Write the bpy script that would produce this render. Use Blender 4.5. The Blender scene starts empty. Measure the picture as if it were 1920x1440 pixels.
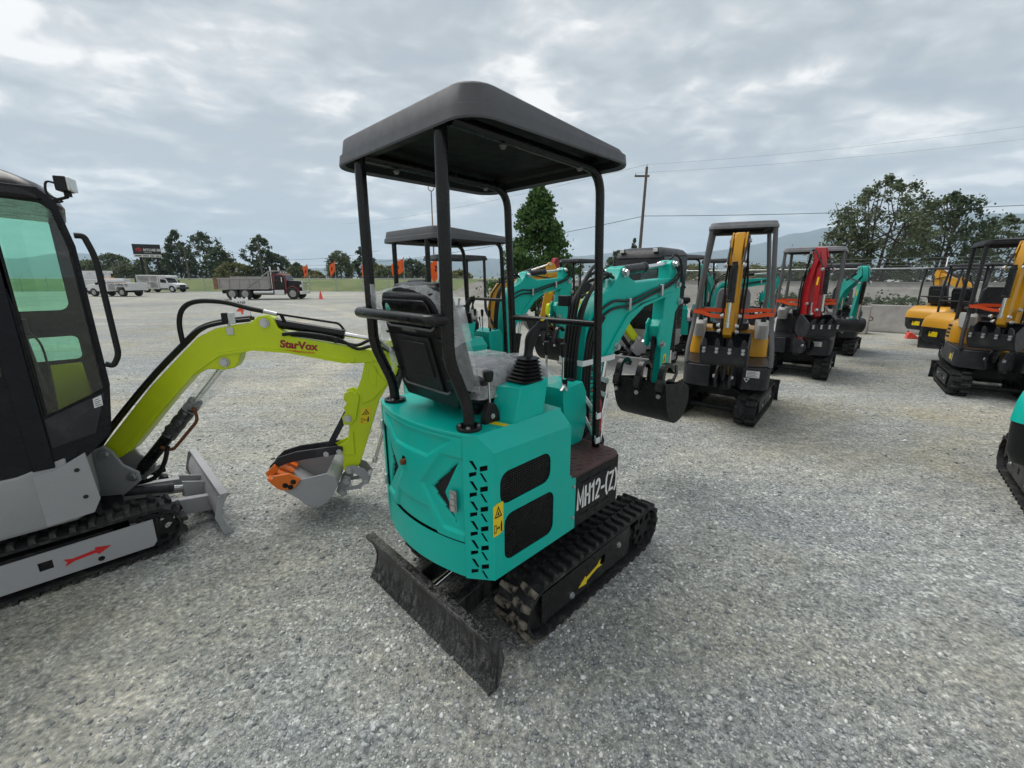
import bpy, bmesh, math, random
import numpy as np
from mathutils import Vector, Matrix, noise as mnoise
R = math.radians
random.seed(7)
SC = bpy.context.scene
COL = SC.collection

# ---------------------------------------------------------------- camera
CAM_H, CAM_F, CAM_P = 1.60, 800.0, R(14.0)        # eye height (m), focal length (px of 1920), pitch down
cd = bpy.data.cameras.new('camera'); cam = bpy.data.objects.new('camera', cd); COL.objects.link(cam)
cd.sensor_width = 36; cd.lens = 36 * CAM_F / 1920; cd.clip_start = .05; cd.clip_end = 20000
cam.location = (0, 0, CAM_H); cam.rotation_euler = (math.pi / 2 - CAM_P, 0, 0)
SC.camera = cam
def ray(x, y):
    c = ((x - 960) / CAM_F, (720 - y) / CAM_F, 1.0); s, k = math.sin(CAM_P), math.cos(CAM_P)
    return Vector((c[0], c[2] * k + c[1] * s, -c[2] * s + c[1] * k))
def at(x, y, Y):                                    # the point of a pixel's direction at depth Y
    r = ray(x, y); return Vector((0, 0, CAM_H)) + r * (Y / r.y)
def gnd(x, y, z=0):
    r = ray(x, y); return Vector((0, 0, CAM_H)) + r * ((z - CAM_H) / r.z)

# ---------------------------------------------------------------- world: overcast sky over a Nishita base
SUN_EL, SUN_AZ = R(60), R(-50)                      # elevation, azimuth from +Y towards +X
W = bpy.data.worlds.new('World'); SC.world = W; W.use_nodes = True
nt = W.node_tree; nt.nodes.clear()
def nd(t, typ, **kw):
    n = t.nodes.new(typ)
    for k, v in kw.items(): setattr(n, k, v)
    return n
def mth(t, op, a, b=None, clamp=False):
    n = t.nodes.new('ShaderNodeMath'); n.operation = op; n.use_clamp = clamp
    for i, v in enumerate((a, b)):
        if v is None: continue
        if isinstance(v, (int, float)): n.inputs[i].default_value = v
        else: t.links.new(v, n.inputs[i])
    return n.outputs[0]
def mixc(t, f, a, b, mode='MIX'):
    n = t.nodes.new('ShaderNodeMix'); n.data_type = 'RGBA'; n.blend_type = mode
    for s, v in ((n.inputs[0], f), (n.inputs[6], a), (n.inputs[7], b)):
        if isinstance(v, (int, float)): s.default_value = v
        elif isinstance(v, (tuple, list)): s.default_value = (*v[:3], 1)
        else: t.links.new(v, s)
    return n.outputs[2]
def ramp(t, f, stops, interp='LINEAR'):
    n = t.nodes.new('ShaderNodeValToRGB'); e = n.color_ramp.elements; n.color_ramp.interpolation = interp
    while len(e) < len(stops): e.new(.5)
    for s, (p, c) in zip(e, stops):
        s.position = p; s.color = (c, c, c, 1) if isinstance(c, (int, float)) else (*c, 1)
    t.links.new(f, n.inputs[0]); return n.outputs[0]
def noise(t, vec, scale, detail=4, rough=.55, dist=0, out=0):
    n = t.nodes.new('ShaderNodeTexNoise'); n.inputs['Scale'].default_value = scale; n.inputs['Detail'].default_value = detail
    n.inputs['Roughness'].default_value = rough; n.inputs['Distortion'].default_value = dist
    if vec is not None: t.links.new(vec, n.inputs['Vector'])
    return n.outputs[out]
def voro(t, vec, scale, feature='F1', out='Distance', rnd=1):
    n = t.nodes.new('ShaderNodeTexVoronoi'); n.feature = feature; n.inputs['Scale'].default_value = scale
    n.inputs['Randomness'].default_value = rnd
    t.links.new(vec, n.inputs['Vector']); return n.outputs[out]
def mapping(t, vec, scale=(1, 1, 1), rot=(0, 0, 0), loc=(0, 0, 0)):
    n = t.nodes.new('ShaderNodeMapping'); n.inputs['Scale'].default_value = scale
    n.inputs['Rotation'].default_value = rot; n.inputs['Location'].default_value = loc
    t.links.new(vec, n.inputs['Vector']); return n.outputs[0]

sky = nd(nt, 'ShaderNodeTexSky', sky_type='NISHITA', sun_disc=False, sun_elevation=SUN_EL, sun_rotation=SUN_AZ)
sky.air_density = 1.2; sky.dust_density = 2.0
gen = nd(nt, 'ShaderNodeTexCoord').outputs['Generated']
sep = nd(nt, 'ShaderNodeSeparateXYZ'); nt.links.new(gen, sep.inputs[0])
zc = mth(nt, 'ADD', mth(nt, 'MAXIMUM', sep.outputs[2], 0.0), .17)
cmb = nd(nt, 'ShaderNodeCombineXYZ')
nt.links.new(mth(nt, 'DIVIDE', sep.outputs[0], zc), cmb.inputs[0]); nt.links.new(mth(nt, 'DIVIDE', sep.outputs[1], zc), cmb.inputs[1])
cv = mapping(nt, cmb.outputs[0], (.85, 1.0, 1), (0, 0, R(-35)), (4.6, 2.2, 0))
n_big = noise(nt, cv, .8, 2, .5, .3); n_mid = noise(nt, cv, 2.6, 4, .5, .5); n_fine = noise(nt, cv, 6.5, 4, .55, .4)
mixn = mth(nt, 'ADD', mth(nt, 'ADD', mth(nt, 'MULTIPLY', n_big, .26), mth(nt, 'MULTIPLY', n_mid, .46)), mth(nt, 'MULTIPLY', n_fine, .28))
cloud = ramp(nt, mixn, [(.39, (2.5, 2.72, 2.88)), (.465, (2.95, 3.17, 3.32)), (.515, (3.5, 3.7, 3.82)), (.555, (4.25, 4.35, 4.4)), (.61, (6.2, 6.1, 5.9))])
hor = ramp(nt, sep.outputs[2], [(0.0, 1.0), (.10, .55), (.30, 0.0)])
cloud2 = mixc(nt, mth(nt, 'MULTIPLY', hor, .55), cloud, (3.4, 3.8, 4.12))
gap = ramp(nt, mixn, [(.33, 1.0), (.46, 0.0)])
skyc = mixc(nt, mth(nt, 'ADD', mth(nt, 'MULTIPLY', gap, .22), .04), cloud2, sky.outputs[0])
bg = nd(nt, 'ShaderNodeBackground'); bg.inputs[1].default_value = .10; nt.links.new(skyc, bg.inputs[0])
nt.links.new(bg.outputs[0], nd(nt, 'ShaderNodeOutputWorld').inputs[0])

W.cycles.sampling_method = 'MANUAL'; W.cycles.sample_map_resolution = 256
# ---------------------------------------------------------------- sun behind cloud, exposure
sl = bpy.data.lights.new('sun', 'SUN'); sl.energy = 1.5; sl.angle = R(45); sl.color = (1, .965, .92)
sun = bpy.data.objects.new('sun', sl); COL.objects.link(sun); sun.location = (0, 0, 30)
sdir = Vector((math.sin(SUN_AZ) * math.cos(SUN_EL), math.cos(SUN_AZ) * math.cos(SUN_EL), math.sin(SUN_EL)))
sun.rotation_euler = sdir.to_track_quat('Z', 'Y').to_euler()
SC.view_settings.view_transform = 'Standard'; SC.view_settings.look = 'None'; SC.view_settings.gamma = 1
SC.view_settings.use_curve_mapping = False; SC.view_settings.exposure = .84
SC.cycles.use_denoising = True; SC.cycles.max_bounces = 6; SC.cycles.transparent_max_bounces = 24
SC.cycles.volume_bounces = 1; SC.cycles.caustics_reflective = False; SC.cycles.caustics_refractive = False

# ---------------------------------------------------------------- materials
MATS = {}
def new_mat(name):
    m = bpy.data.materials.new(name); m.use_nodes = True; t = m.node_tree
    b = t.nodes['Principled BSDF']; MATS[name] = m
    return m, t, b
def P(name, col, rough=.5, metal=0, var=.12, vs=6, bump=0, bs=300, coat=0, dirt=0, dcol=(.30, .28, .25), ds=9, emit=None, dth=(.50, .72), spec=None):
    """procedural surface: colour and gloss vary with noise, fine relief, dust with a shape of its own"""
    m, t, b = new_mat(name)
    oc = nd(t, 'ShaderNodeTexCoord').outputs['Object']
    n = noise(t, oc, vs, 5, .6)
    c0 = tuple(max(0, v * (1 - var)) for v in col); c1 = tuple(min(1, v * (1 + var)) for v in col)
    c = ramp(t, n, [(.3, c0), (.7, c1)])
    if dirt:
        d = noise(t, oc, ds, 7, .7, .4)
        f = ramp(t, d, [(dth[0], 0), (dth[1], dirt)])
        c = mixc(t, f, c, dcol)
    t.links.new(c, b.inputs['Base Color'])
    rr = ramp(t, noise(t, oc, vs * 2.3, 4), [(.3, max(.02, rough - .07)), (.7, min(1, rough + .09))])
    t.links.new(rr, b.inputs['Roughness'])
    b.inputs['Metallic'].default_value = metal
    if spec is not None: b.inputs['Specular IOR Level'].default_value = spec
    if coat: b.inputs['Coat Weight'].default_value = coat; b.inputs['Coat Roughness'].default_value = .12
    if bump:
        bn = nd(t, 'ShaderNodeBump'); bn.inputs['Strength'].default_value = bump; bn.inputs['Distance'].default_value = .004
        t.links.new(noise(t, oc, bs, 3), bn.inputs['Height']); t.links.new(bn.outputs[0], b.inputs['Normal'])
    if emit: b.inputs['Emission Color'].default_value = (*emit[0], 1); b.inputs['Emission Strength'].default_value = emit[1]
    return m
P('teal', (.0, .45, .365), .36, var=.06, vs=3, bump=.05, bs=160, coat=.10, dirt=.16, dcol=(.12, .36, .30), ds=17, spec=.26)
P('teal_far', (.002, .36, .29), .38, var=.10, dirt=.16, spec=0.35)
P('lime', (.60, .72, .012), .36, var=.06, vs=3, bump=.04, bs=160, coat=.10, dirt=.08, dcol=(.33, .32, .22), ds=5, spec=0.35)
P('grey_paint', (.34, .34, .355), .42, var=.06, vs=3, bump=.05, bs=200, dirt=.16, dcol=(.2, .19, .17), ds=6)
P('blade_grey', (.34, .34, .35), .42, var=.1, dirt=.35, dcol=(.2, .19, .17), ds=10)
P('charcoal', (.030, .031, .036), .42, var=.15, bump=.06, bs=200, dirt=.12, ds=6, spec=0.22)
P('navy_black', (.008, .010, .014), .28, var=.1, dirt=.04, spec=.2)
P('black_gloss', (.007, .007, .007), .24, var=.2, bump=.04, bs=120, dirt=.04, ds=12, spec=0.34)
P('black_matte', (.012, .012, .013), .5, var=.25, dirt=.10, ds=14, spec=0.18)
P('black_plastic', (.012, .012, .013), .38, var=.1, bump=.25, bs=900, spec=0.28)
P('seat_black', (.010, .010, .011), .34, var=.15, bump=.10, bs=700, spec=0.3)
P('seat_grey', (.12, .12, .125), .5, var=.1)
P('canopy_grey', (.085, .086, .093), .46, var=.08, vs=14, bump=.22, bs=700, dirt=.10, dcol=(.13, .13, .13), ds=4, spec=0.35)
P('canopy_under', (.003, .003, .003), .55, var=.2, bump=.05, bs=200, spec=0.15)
P('canopy_light', (.20, .20, .21), .55, var=.15, vs=14, bump=.2, bs=400, dirt=.2, dcol=(.2, .2, .2))
P('post_grey', (.12, .12, .127), .5, var=.1, dirt=.1)
P('rubber', (.020, .020, .021), .55, var=.3, vs=30, bump=.2, bs=260, dirt=.6, dcol=(.13, .125, .11), ds=16, spec=0.18)
P('rubber_mud', (.016, .016, .016), .75, var=.3, vs=30, bump=.4, bs=120, dirt=.95, dcol=(.27, .235, .185), ds=11, dth=(.40, .52), spec=0.2)
P('hose', (.010, .010, .010), .42, var=.2, bump=.15, bs=500, spec=0.3)
P('chrome', (.72, .72, .73), .16, 1, var=.04)
P('steel', (.42, .42, .42), .36, 1, var=.12, vs=40, dirt=.25, dcol=(.2, .15, .1), ds=40)
P('zinc', (.55, .56, .57), .42, .9, var=.12, vs=12)
P('rust', (.16, .055, .02), .8, .2, var=.4, vs=60)
P('mat_brown', (.085, .042, .043), .42, var=.15, vs=9, bump=.35, bs=420, dirt=.25, dcol=(.05, .025, .026), ds=14, spec=0.3)
P('yellow', (.62, .30, .012), .36, var=.06, vs=3, coat=.2, dirt=.10, dcol=(.3, .2, .08), ds=5, spec=.38)
P('red', (.40, .008, .014), .34, var=.06, vs=3, coat=.25, dirt=.08)
P('orange', (.75, .16, .012), .42, var=.06)
P('flag_orange', (.80, .11, .006), .7, var=.12)
P('tape_orange', (.85, .10, .02), .5, var=.05)
P('cone_orange', (.85, .09, .06), .55, var=.08)
P('decal_yellow', (.82, .60, .01), .4, var=.03)
P('decal_black', (.006, .006, .006), .4, var=.02)
P('decal_white', (.75, .75, .74), .4, var=.03)
P('decal_red', (.55, .015, .02), .4, var=.05)
P('decal_maroon', (.30, .012, .012), .4, var=.05)
P('decal_orange', (.75, .07, .012), .4, var=.05)
P('decal_teal', (.25, .62, .50), .4, var=.05)
P('white_paint', (.70, .71, .72), .35, var=.05, vs=2, coat=.2, dirt=.14, dcol=(.42, .38, .32), ds=3)
P('white_worn', (.60, .60, .59), .45, var=.08, vs=2, dirt=.45, dcol=(.20, .15, .11), ds=2)
P('dump_grey', (.34, .32, .31), .55, var=.10, vs=1.5, dirt=.4, dcol=(.20, .15, .12), ds=2)
P('rust_brown', (.22, .12, .07), .75, var=.3, vs=4)
P('maroon', (.13, .010, .014), .25, var=.06, coat=.4)
P('console_grey', (.42, .42, .41), .5, var=.05)
P('tyre', (.022, .021, .020), .8, var=.3, vs=8, dirt=.5, dcol=(.13, .12, .105), ds=5)
P('wheel_steel', (.38, .37, .36), .5, .5, var=.15, dirt=.4, dcol=(.2, .18, .15), ds=6)
P('concrete', (.36, .345, .32), .9, var=.18, vs=4, bump=.5, bs=60, dirt=.35, dcol=(.19, .18, .165), ds=3)
P('pole_wood', (.13, .105, .085), .85, var=.25, vs=3, bump=.4, bs=60)
P('galv', (.36, .38, .39), .45, .8, var=.15, vs=5)
P('culvert', (.50, .53, .55), .5, .35, var=.12, vs=5, bump=.2)
P('bark', (.075, .06, .048), .95, var=.35, vs=9, bump=.9, bs=40)
P('wrap_dark', (.025, .025, .027), .42, var=.5, vs=30, bump=.5, bs=200, dirt=.55, dcol=(.35, .35, .35), ds=40)
P('strap', (.74, .75, .76), .6, var=.05, bump=.3, bs=900)
P('amber', (.75, .30, .01), .2, var=.03)
P('lamp_glass', (.62, .63, .62), .10, .3, var=.12, vs=60)
P('plate_metal', (.15, .15, .15), .5, .7, var=.2)

def blade_mat(name, base, speck):
    m, t, b = new_mat(name); oc = nd(t, 'ShaderNodeTexCoord').outputs['Object']
    st = noise(t, mapping(t, oc, (60, 60, 7)), 1, 6, .7); sp = noise(t, oc, 210, 3, .6); pa = noise(t, oc, 7, 4)
    f = mth(t, 'MULTIPLY', ramp(t, mth(t, 'ADD', mth(t, 'MULTIPLY', st, .5), mth(t, 'MULTIPLY', sp, .5)), [(.47, 0), (.60, .85)]), ramp(t, pa, [(.30, .25), (.6, 1)]))
    t.links.new(mixc(t, f, base, speck), b.inputs['Base Color'])
    t.links.new(ramp(t, f, [(0, .30), (1, .85)]), b.inputs['Roughness'])
blade_mat('blade_black', (.006, .006, .0065), (.20, .198, .19))

def film(name, op, col=(.9, .92, .93), rough=.22):
    m, t, b = new_mat(name); oc = nd(t, 'ShaderNodeTexCoord').outputs['Object']
    b.inputs['Base Color'].default_value = (*col, 1); b.inputs['Roughness'].default_value = rough
    bn = nd(t, 'ShaderNodeBump'); bn.inputs['Strength'].default_value = .45; bn.inputs['Distance'].default_value = .008
    t.links.new(noise(t, oc, 16, 3, .5, 1.6), bn.inputs['Height']); t.links.new(bn.outputs[0], b.inputs['Normal'])
    tr = nd(t, 'ShaderNodeBsdfTransparent'); mx = nd(t, 'ShaderNodeMixShader')
    t.links.new(ramp(t, noise(t, oc, 13, 3, .5, 1.8), [(.34, op * .75), (.60, min(1, op * 1.25))]), mx.inputs[0])
    t.links.new(tr.outputs[0], mx.inputs[1]); t.links.new(b.outputs[0], mx.inputs[2])
    t.links.new(mx.outputs[0], t.nodes['Material Output'].inputs[0])
film('film', .30, rough=.14); film('film_thin', .20)

def glass(name, tint, refl=.9, rough=.02):
    m, t, b = new_mat(name); t.nodes.remove(b)
    tr = nd(t, 'ShaderNodeBsdfTransparent'); tr.inputs[0].default_value = (*tint, 1)
    gl = nd(t, 'ShaderNodeBsdfGlossy'); gl.inputs['Roughness'].default_value = rough; gl.inputs[0].default_value = (refl, refl, refl, 1)
    fr = nd(t, 'ShaderNodeFresnel'); fr.inputs[0].default_value = 1.5; mx = nd(t, 'ShaderNodeMixShader')
    t.links.new(fr.outputs[0], mx.inputs[0]); t.links.new(tr.outputs[0], mx.inputs[1]); t.links.new(gl.outputs[0], mx.inputs[2])
    t.links.new(mx.outputs[0], t.nodes['Material Output'].inputs[0])
glass('glass_tint', (.90, .94, .92)); glass('glass_green', (.66, .96, .82)); glass('glass_clear', (.94, .97, .95)); glass('glass_dark', (.10, .11, .12))

def gravel_mat():
    m, t, b = new_mat('gravel_ground'); oc = nd(t, 'ShaderNodeTexCoord').outputs['Object']
    # pebbles at two sizes
    v1 = nd(t, 'ShaderNodeTexVoronoi'); v1.inputs['Scale'].default_value = 95; t.links.new(oc, v1.inputs['Vector'])
    v2 = nd(t, 'ShaderNodeTexVoronoi'); v2.inputs['Scale'].default_value = 230; t.links.new(oc, v2.inputs['Vector'])
    s1 = nd(t, 'ShaderNodeSeparateColor'); t.links.new(v1.outputs['Color'], s1.inputs[0])
    s2 = nd(t, 'ShaderNodeSeparateColor'); t.links.new(v2.outputs['Color'], s2.inputs[0])
    c1 = ramp(t, s1.outputs[0], [(0, (.15, .16, .165)), (.3, (.29, .304, .304)), (.72, (.42, .432, .426)), (.92, (.58, .585, .57)), (1, (.80, .79, .76))])
    c2 = ramp(t, s2.outputs[0], [(0, (.19, .193, .192)), (.5, (.35, .352, .340)), (1, (.56, .555, .53))])
    pick = ramp(t, noise(t, oc, 9, 4), [(.42, 0), (.58, 1)])
    stones = mixc(t, pick, c1, c2)
    # sandy fines between and in patches
    finec = ramp(t, noise(t, oc, 55, 6, .7), [(.3, (.29, .26, .195)), (.7, (.49, .445, .345))])
    pat = noise(t, oc, .55, 6, .62, .5); pat2 = noise(t, mapping(t, oc, (.5, 1.6, 1), (0, 0, R(-14))), .42, 5, .6, .6)
    fines = ramp(t, mth(t, 'ADD', mth(t, 'MULTIPLY', pat, .5), mth(t, 'MULTIPLY', pat2, .5)), [(.43, .03), (.525, .42), (.615, .92)])
    col = mixc(t, fines, stones, finec)
    # curved wheel tracks, pressed pale
    sx = nd(t, 'ShaderNodeSeparateXYZ'); t.links.new(oc, sx.inputs[0]); wob = mth(t, 'MULTIPLY', noise(t, oc, .5, 3), .5); rut = None
    for cx, cy, r in ((-12.5, 30.5, 13.2), (-12.5, 30.5, 15.1), (-31, 5, 27.5), (-31, 5, 29.4), (5, -3, 9.6), (5, -3, 11.3), (-3, 26, 19.5), (-3, 26, 21.3)):
        dx, dy = mth(t, 'SUBTRACT', sx.outputs[0], cx), mth(t, 'SUBTRACT', sx.outputs[1], cy)
        d = mth(t, 'ABSOLUTE', mth(t, 'SUBTRACT', mth(t, 'SQRT', mth(t, 'ADD', mth(t, 'MULTIPLY', dx, dx), mth(t, 'MULTIPLY', dy, dy))), mth(t, 'ADD', wob, r)))
        rut = d if rut is None else mth(t, 'MINIMUM', rut, d)
    rutm = mth(t, 'MULTIPLY', ramp(t, rut, [(.08, 1), (.42, 0)]), ramp(t, noise(t, oc, .33, 4), [(.42, 0), (.58, .75)]))
    col = mixc(t, rutm, col, mixc(t, .6, finec, (.56, .54, .49)))
    mot = mth(t, 'ADD', mth(t, 'MULTIPLY', noise(t, oc, 44, 2, .5), .5), mth(t, 'ADD', mth(t, 'MULTIPLY', noise(t, oc, 15, 2, .6), .3), mth(t, 'MULTIPLY', noise(t, mapping(t, oc, (.7, 1.5, 1)), 4.2, 3, .6), .2)))
    col = mixc(t, 1.0, col, ramp(t, mot, [(.36, (.42, .45, .47)), (.46, (.80, .83, .84)), (.54, (1.08, 1.09, 1.08)), (.64, (1.75, 1.74, 1.70))]), 'MULTIPLY')
    # broad wear: wheel-swept pale arcs and darker damp tracts
    wv = noise(t, mapping(t, oc, (.06, .34, 1), (0, 0, R(10))), 1, 4, .6, 1.4)
    col = mixc(t, 1.0, col, ramp(t, wv, [(.30, (.86, .87, .885)), (.5, (1, 1, 1)), (.63, (1.10, 1.09, 1.05)), (.70, (1.24, 1.21, 1.13))]), 'MULTIPLY')
    wd = noise(t, oc, .16, 4, .6)
    col = mixc(t, 1.0, col, ramp(t, wd, [(.32, (.74, .77, .80)), (.5, (.93, .94, .94)), (.68, (1.10, 1.07, 1.01))]), 'MULTIPLY')
    t.links.new(col, b.inputs['Base Color']); b.inputs['Roughness'].default_value = .93
    b.inputs['Specular IOR Level'].default_value = .2
    h = mth(t, 'ADD', mth(t, 'MULTIPLY', v1.outputs['Distance'], -.9), mth(t, 'ADD', mth(t, 'MULTIPLY', v2.outputs['Distance'], -.4), mth(t, 'MULTIPLY', noise(t, oc, 4, 5), 1.2)))
    bn = nd(t, 'ShaderNodeBump'); bn.inputs['Strength'].default_value = .55; bn.inputs['Distance'].default_value = .010
    t.links.new(h, bn.inputs['Height']); t.links.new(bn.outputs[0], b.inputs['Normal'])
gravel_mat()
def stones_mat():
    m, t, b = new_mat('stones'); g = nd(t, 'ShaderNodeNewGeometry'); oc = nd(t, 'ShaderNodeTexCoord').outputs['Object']
    c = ramp(t, g.outputs['Random Per Island'], [(0, (.18, .192, .20)), (.25, (.29, .303, .305)), (.6, (.41, .42, .415)), (.80, (.52, .522, .508)), (.92, (.70, .695, .67)), (1, (.88, .87, .84))])
    c = mixc(t, 1, c, ramp(t, noise(t, oc, 160, 4), [(.3, .8), (.7, 1.15)]), 'MULTIPLY')
    t.links.new(c, b.inputs['Base Color']); b.inputs['Roughness'].default_value = .88; b.inputs['Specular IOR Level'].default_value = .25
stones_mat()
def leaf_mat(name, c0, c1, c2):
    m, t, b = new_mat(name); g = nd(t, 'ShaderNodeNewGeometry'); oc = nd(t, 'ShaderNodeTexCoord').outputs['Object']
    c = ramp(t, g.outputs['Random Per Island'], [(0, c0), (.55, c1), (1, c2)])
    c = mixc(t, 1, c, ramp(t, noise(t, oc, .8, 3), [(.3, .72), (.7, 1.2)]), 'MULTIPLY')
    t.links.new(c, b.inputs['Base Color']); b.inputs['Roughness'].default_value = .6
    b.inputs['Specular IOR Level'].default_value = .3
    tl = nd(t, 'ShaderNodeBsdfTranslucent'); t.links.new(c, tl.inputs[0]); mx = nd(t, 'ShaderNodeMixShader'); mx.inputs[0].default_value = .35
    t.links.new(b.outputs[0], mx.inputs[1]); t.links.new(tl.outputs[0], mx.inputs[2]); t.links.new(mx.outputs[0], t.nodes['Material Output'].inputs[0])
leaf_mat('leaf_gum', (0.041, 0.092, 0.022), (0.068, 0.142, 0.035), (0.115, 0.203, 0.054))
leaf_mat('leaf_dark', (.052, .080, .046), (.084, .118, .064), (.130, .165, .088))
leaf_mat('leaf_mid', (.072, .098, .052), (.118, .150, .076), (.19, .215, .115))
leaf_mat('leaf_olive', (0.105, 0.114, 0.045), (0.166, 0.175, 0.067), (0.245, 0.236, 0.088))
leaf_mat('leaf_hedge', (.035, .065, .02), (.065, .105, .03), (.11, .15, .05))
def grass_mat():
    m, t, b = new_mat('grass_bank'); oc = nd(t, 'ShaderNodeTexCoord').outputs['Object']
    c = ramp(t, noise(t, mapping(t, oc, (1, 1, 2.5)), .35, 6, .65), [(.3, (.075, .115, .028)), (.5, (.115, .155, .04)), (.7, (.19, .195, .07))])
    c = mixc(t, 1, c, ramp(t, noise(t, oc, 9, 4, .7), [(.3, .75), (.7, 1.2)]), 'MULTIPLY')
    t.links.new(c, b.inputs['Base Color']); b.inputs['Roughness'].default_value = .9
grass_mat()
P('embankment', (.20, .19, .172), .95, var=.25, vs=1.2, bump=.6, bs=20, dirt=.4, dcol=(.13, .14, .09), ds=.6)
P('pale_road', (.34, .335, .32), .9, var=.08, vs=.5)
P('hill', (.045, .062, .045), .95, var=.35, vs=.004)
# ---------------------------------------------------------------- geometry helpers
def clean_path(pts, rad=0, n=5):
    """fillet the corners of a polyline"""
    pts = [Vector(p) for p in pts]
    if not rad: return pts
    out = [pts[0]]
    for a, b, c in zip(pts, pts[1:], pts[2:]):
        u, w = (a - b), (c - b); r = min(rad, u.length * .49, w.length * .49)
        p, q = b + u.normalized() * r, b + w.normalized() * r
        for i in range(n + 1):
            s = i / n; out.append(p * (1 - s) ** 2 + b * 2 * s * (1 - s) + q * s * s)
    out.append(pts[-1]); return out
def spline(pts, n=6):
    """Catmull-Rom through points"""
    p = [Vector(v) for v in pts]; p = [p[0] * 2 - p[1]] + p + [p[-1] * 2 - p[-2]]; out = []
    for i in range(1, len(p) - 2):
        for k in range(n):
            t = k / n; a, b, c, d = p[i - 1:i + 3]
            out.append(.5 * ((2 * b) + (c - a) * t + (2 * a - 5 * b + 4 * c - d) * t * t + (3 * b - a - 3 * c + d) * t ** 3))
    out.append(p[-2]); return out
def rrect(x0, x1, y0, y1, r, n=4):
    o = []
    for cx, cy, a0 in ((x1 - r, y1 - r, 0), (x0 + r, y1 - r, 90), (x0 + r, y0 + r, 180), (x1 - r, y0 + r, 270)):
        for k in range(n + 1):
            a = R(a0 + 90 * k / n); o.append((cx + r * math.cos(a), cy + r * math.sin(a)))
    return o
class MB:
    def __init__(s, tf=None): s.v, s.f, s.tf = [], [], tf
    def add(s, vs, fs):
        o = len(s.v); s.v += [Vector(v) for v in vs]; s.f += [[i + o for i in f] for f in fs]; return s
    def box(s, x0, x1, y0, y1, z0, z1, m=None):
        vs = [Vector((x, y, z)) for x in (x0, x1) for y in (y0, y1) for z in (z0, z1)]
        if m: vs = [m @ v for v in vs]
        return s.add(vs, [(0, 1, 3, 2), (4, 6, 7, 5), (0, 4, 5, 1), (2, 3, 7, 6), (0, 2, 6, 4), (1, 5, 7, 3)])
    def prism(s, pts, ax, a, b):
        n = len(pts); mk = {'x': lambda p, h: (h, p[0], p[1]), 'y': lambda p, h: (p[0], h, p[1]), 'z': lambda p, h: (p[0], p[1], h)}[ax]
        vs = [mk(p, a) for p in pts] + [mk(p, b) for p in pts]
        return s.add(vs, [tuple(range(n))[::-1], tuple(range(n, 2 * n))] + [(i, (i + 1) % n, n + (i + 1) % n, n + i) for i in range(n)])
    def cyl(s, p0, p1, r, n=14, r2=None):
        return s.tube([p0, p1], r, n, radii=[r, r if r2 is None else r2])
    def tube(s, pts, r, n=8, closed=False, radii=None):
        pts = [Vector(p) for p in pts]; m = len(pts); vs, fs = [], []; up = None
        for i, p in enumerate(pts):
            t = (pts[(i + 1) % m] - pts[i - 1]) if closed else (pts[min(i + 1, m - 1)] - pts[max(i - 1, 0)])
            t = t.normalized() if t.length > 1e-9 else Vector((0, 0, 1))
            if up is None: up = t.orthogonal().normalized()
            up = (up - t * up.dot(t)); up = up.normalized() if up.length > 1e-6 else t.orthogonal().normalized()
            w = t.cross(up); rr = radii[i] if radii else r
            vs += [p + (up * math.cos(a) + w * math.sin(a)) * rr for a in (2 * math.pi * k / n for k in range(n))]
        for i in range(m if closed else m - 1):
            j = (i + 1) % m
            fs += [(i * n + k, i * n + (k + 1) % n, j * n + (k + 1) % n, j * n + k) for k in range(n)]
        if not closed: fs += [tuple(range(n))[::-1], tuple((m - 1) * n + k for k in range(n))]
        return s.add(vs, fs)
    def loft(s, loops, cap0=True, cap1=True):
        n = len(loops[0]); vs = [v for l in loops for v in l]; fs = []
        for i in range(len(loops) - 1):
            fs += [(i * n + k, i * n + (k + 1) % n, (i + 1) * n + (k + 1) % n, (i + 1) * n + k) for k in range(n)]
        if cap0: fs.append(tuple(range(n))[::-1])
        if cap1: fs.append(tuple((len(loops) - 1) * n + k for k in range(n)))
        return s.add(vs, fs)
    def grid(s, fn, nu, nv, keep=None):
        vs = [fn(i / nu, j / nv) for j in range(nv + 1) for i in range(nu + 1)]
        return s.add(vs, [(j * (nu + 1) + i, j * (nu + 1) + i + 1, (j + 1) * (nu + 1) + i + 1, (j + 1) * (nu + 1) + i) for j in range(nv) for i in range(nu) if keep is None or keep((i + .5) / nu, (j + .5) / nv)])
    def ball(s, c, r, n=10, sc=(1, 1, 1)):
        c = Vector(c); loops = []
        for j in range(1, n // 2 + 1):
            a = math.pi * j / (n // 2 + 1)
            loops.append([c + Vector((math.sin(a) * math.cos(2 * math.pi * k / n) * r * sc[0], math.sin(a) * math.sin(2 * math.pi * k / n) * r * sc[1], -math.cos(a) * r * sc[2])) for k in range(n)])
        return s.loft(loops)
    def mesh(s, name):
        me = bpy.data.meshes.new(name); vs = [s.tf @ v for v in s.v] if s.tf else s.v
        me.from_pydata([tuple(v) for v in vs], [], s.f); return me
    def build(s, name, mat, parent=None, bevel=0, angle=35, seg=2, fix=True):
        me = s.mesh(name)
        if fix:
            bm = bmesh.new(); bm.from_mesh(me); bmesh.ops.recalc_face_normals(bm, faces=bm.faces); bm.to_mesh(me); bm.free()
        return obj(name, me, mat, parent, bevel, angle, seg)
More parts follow.
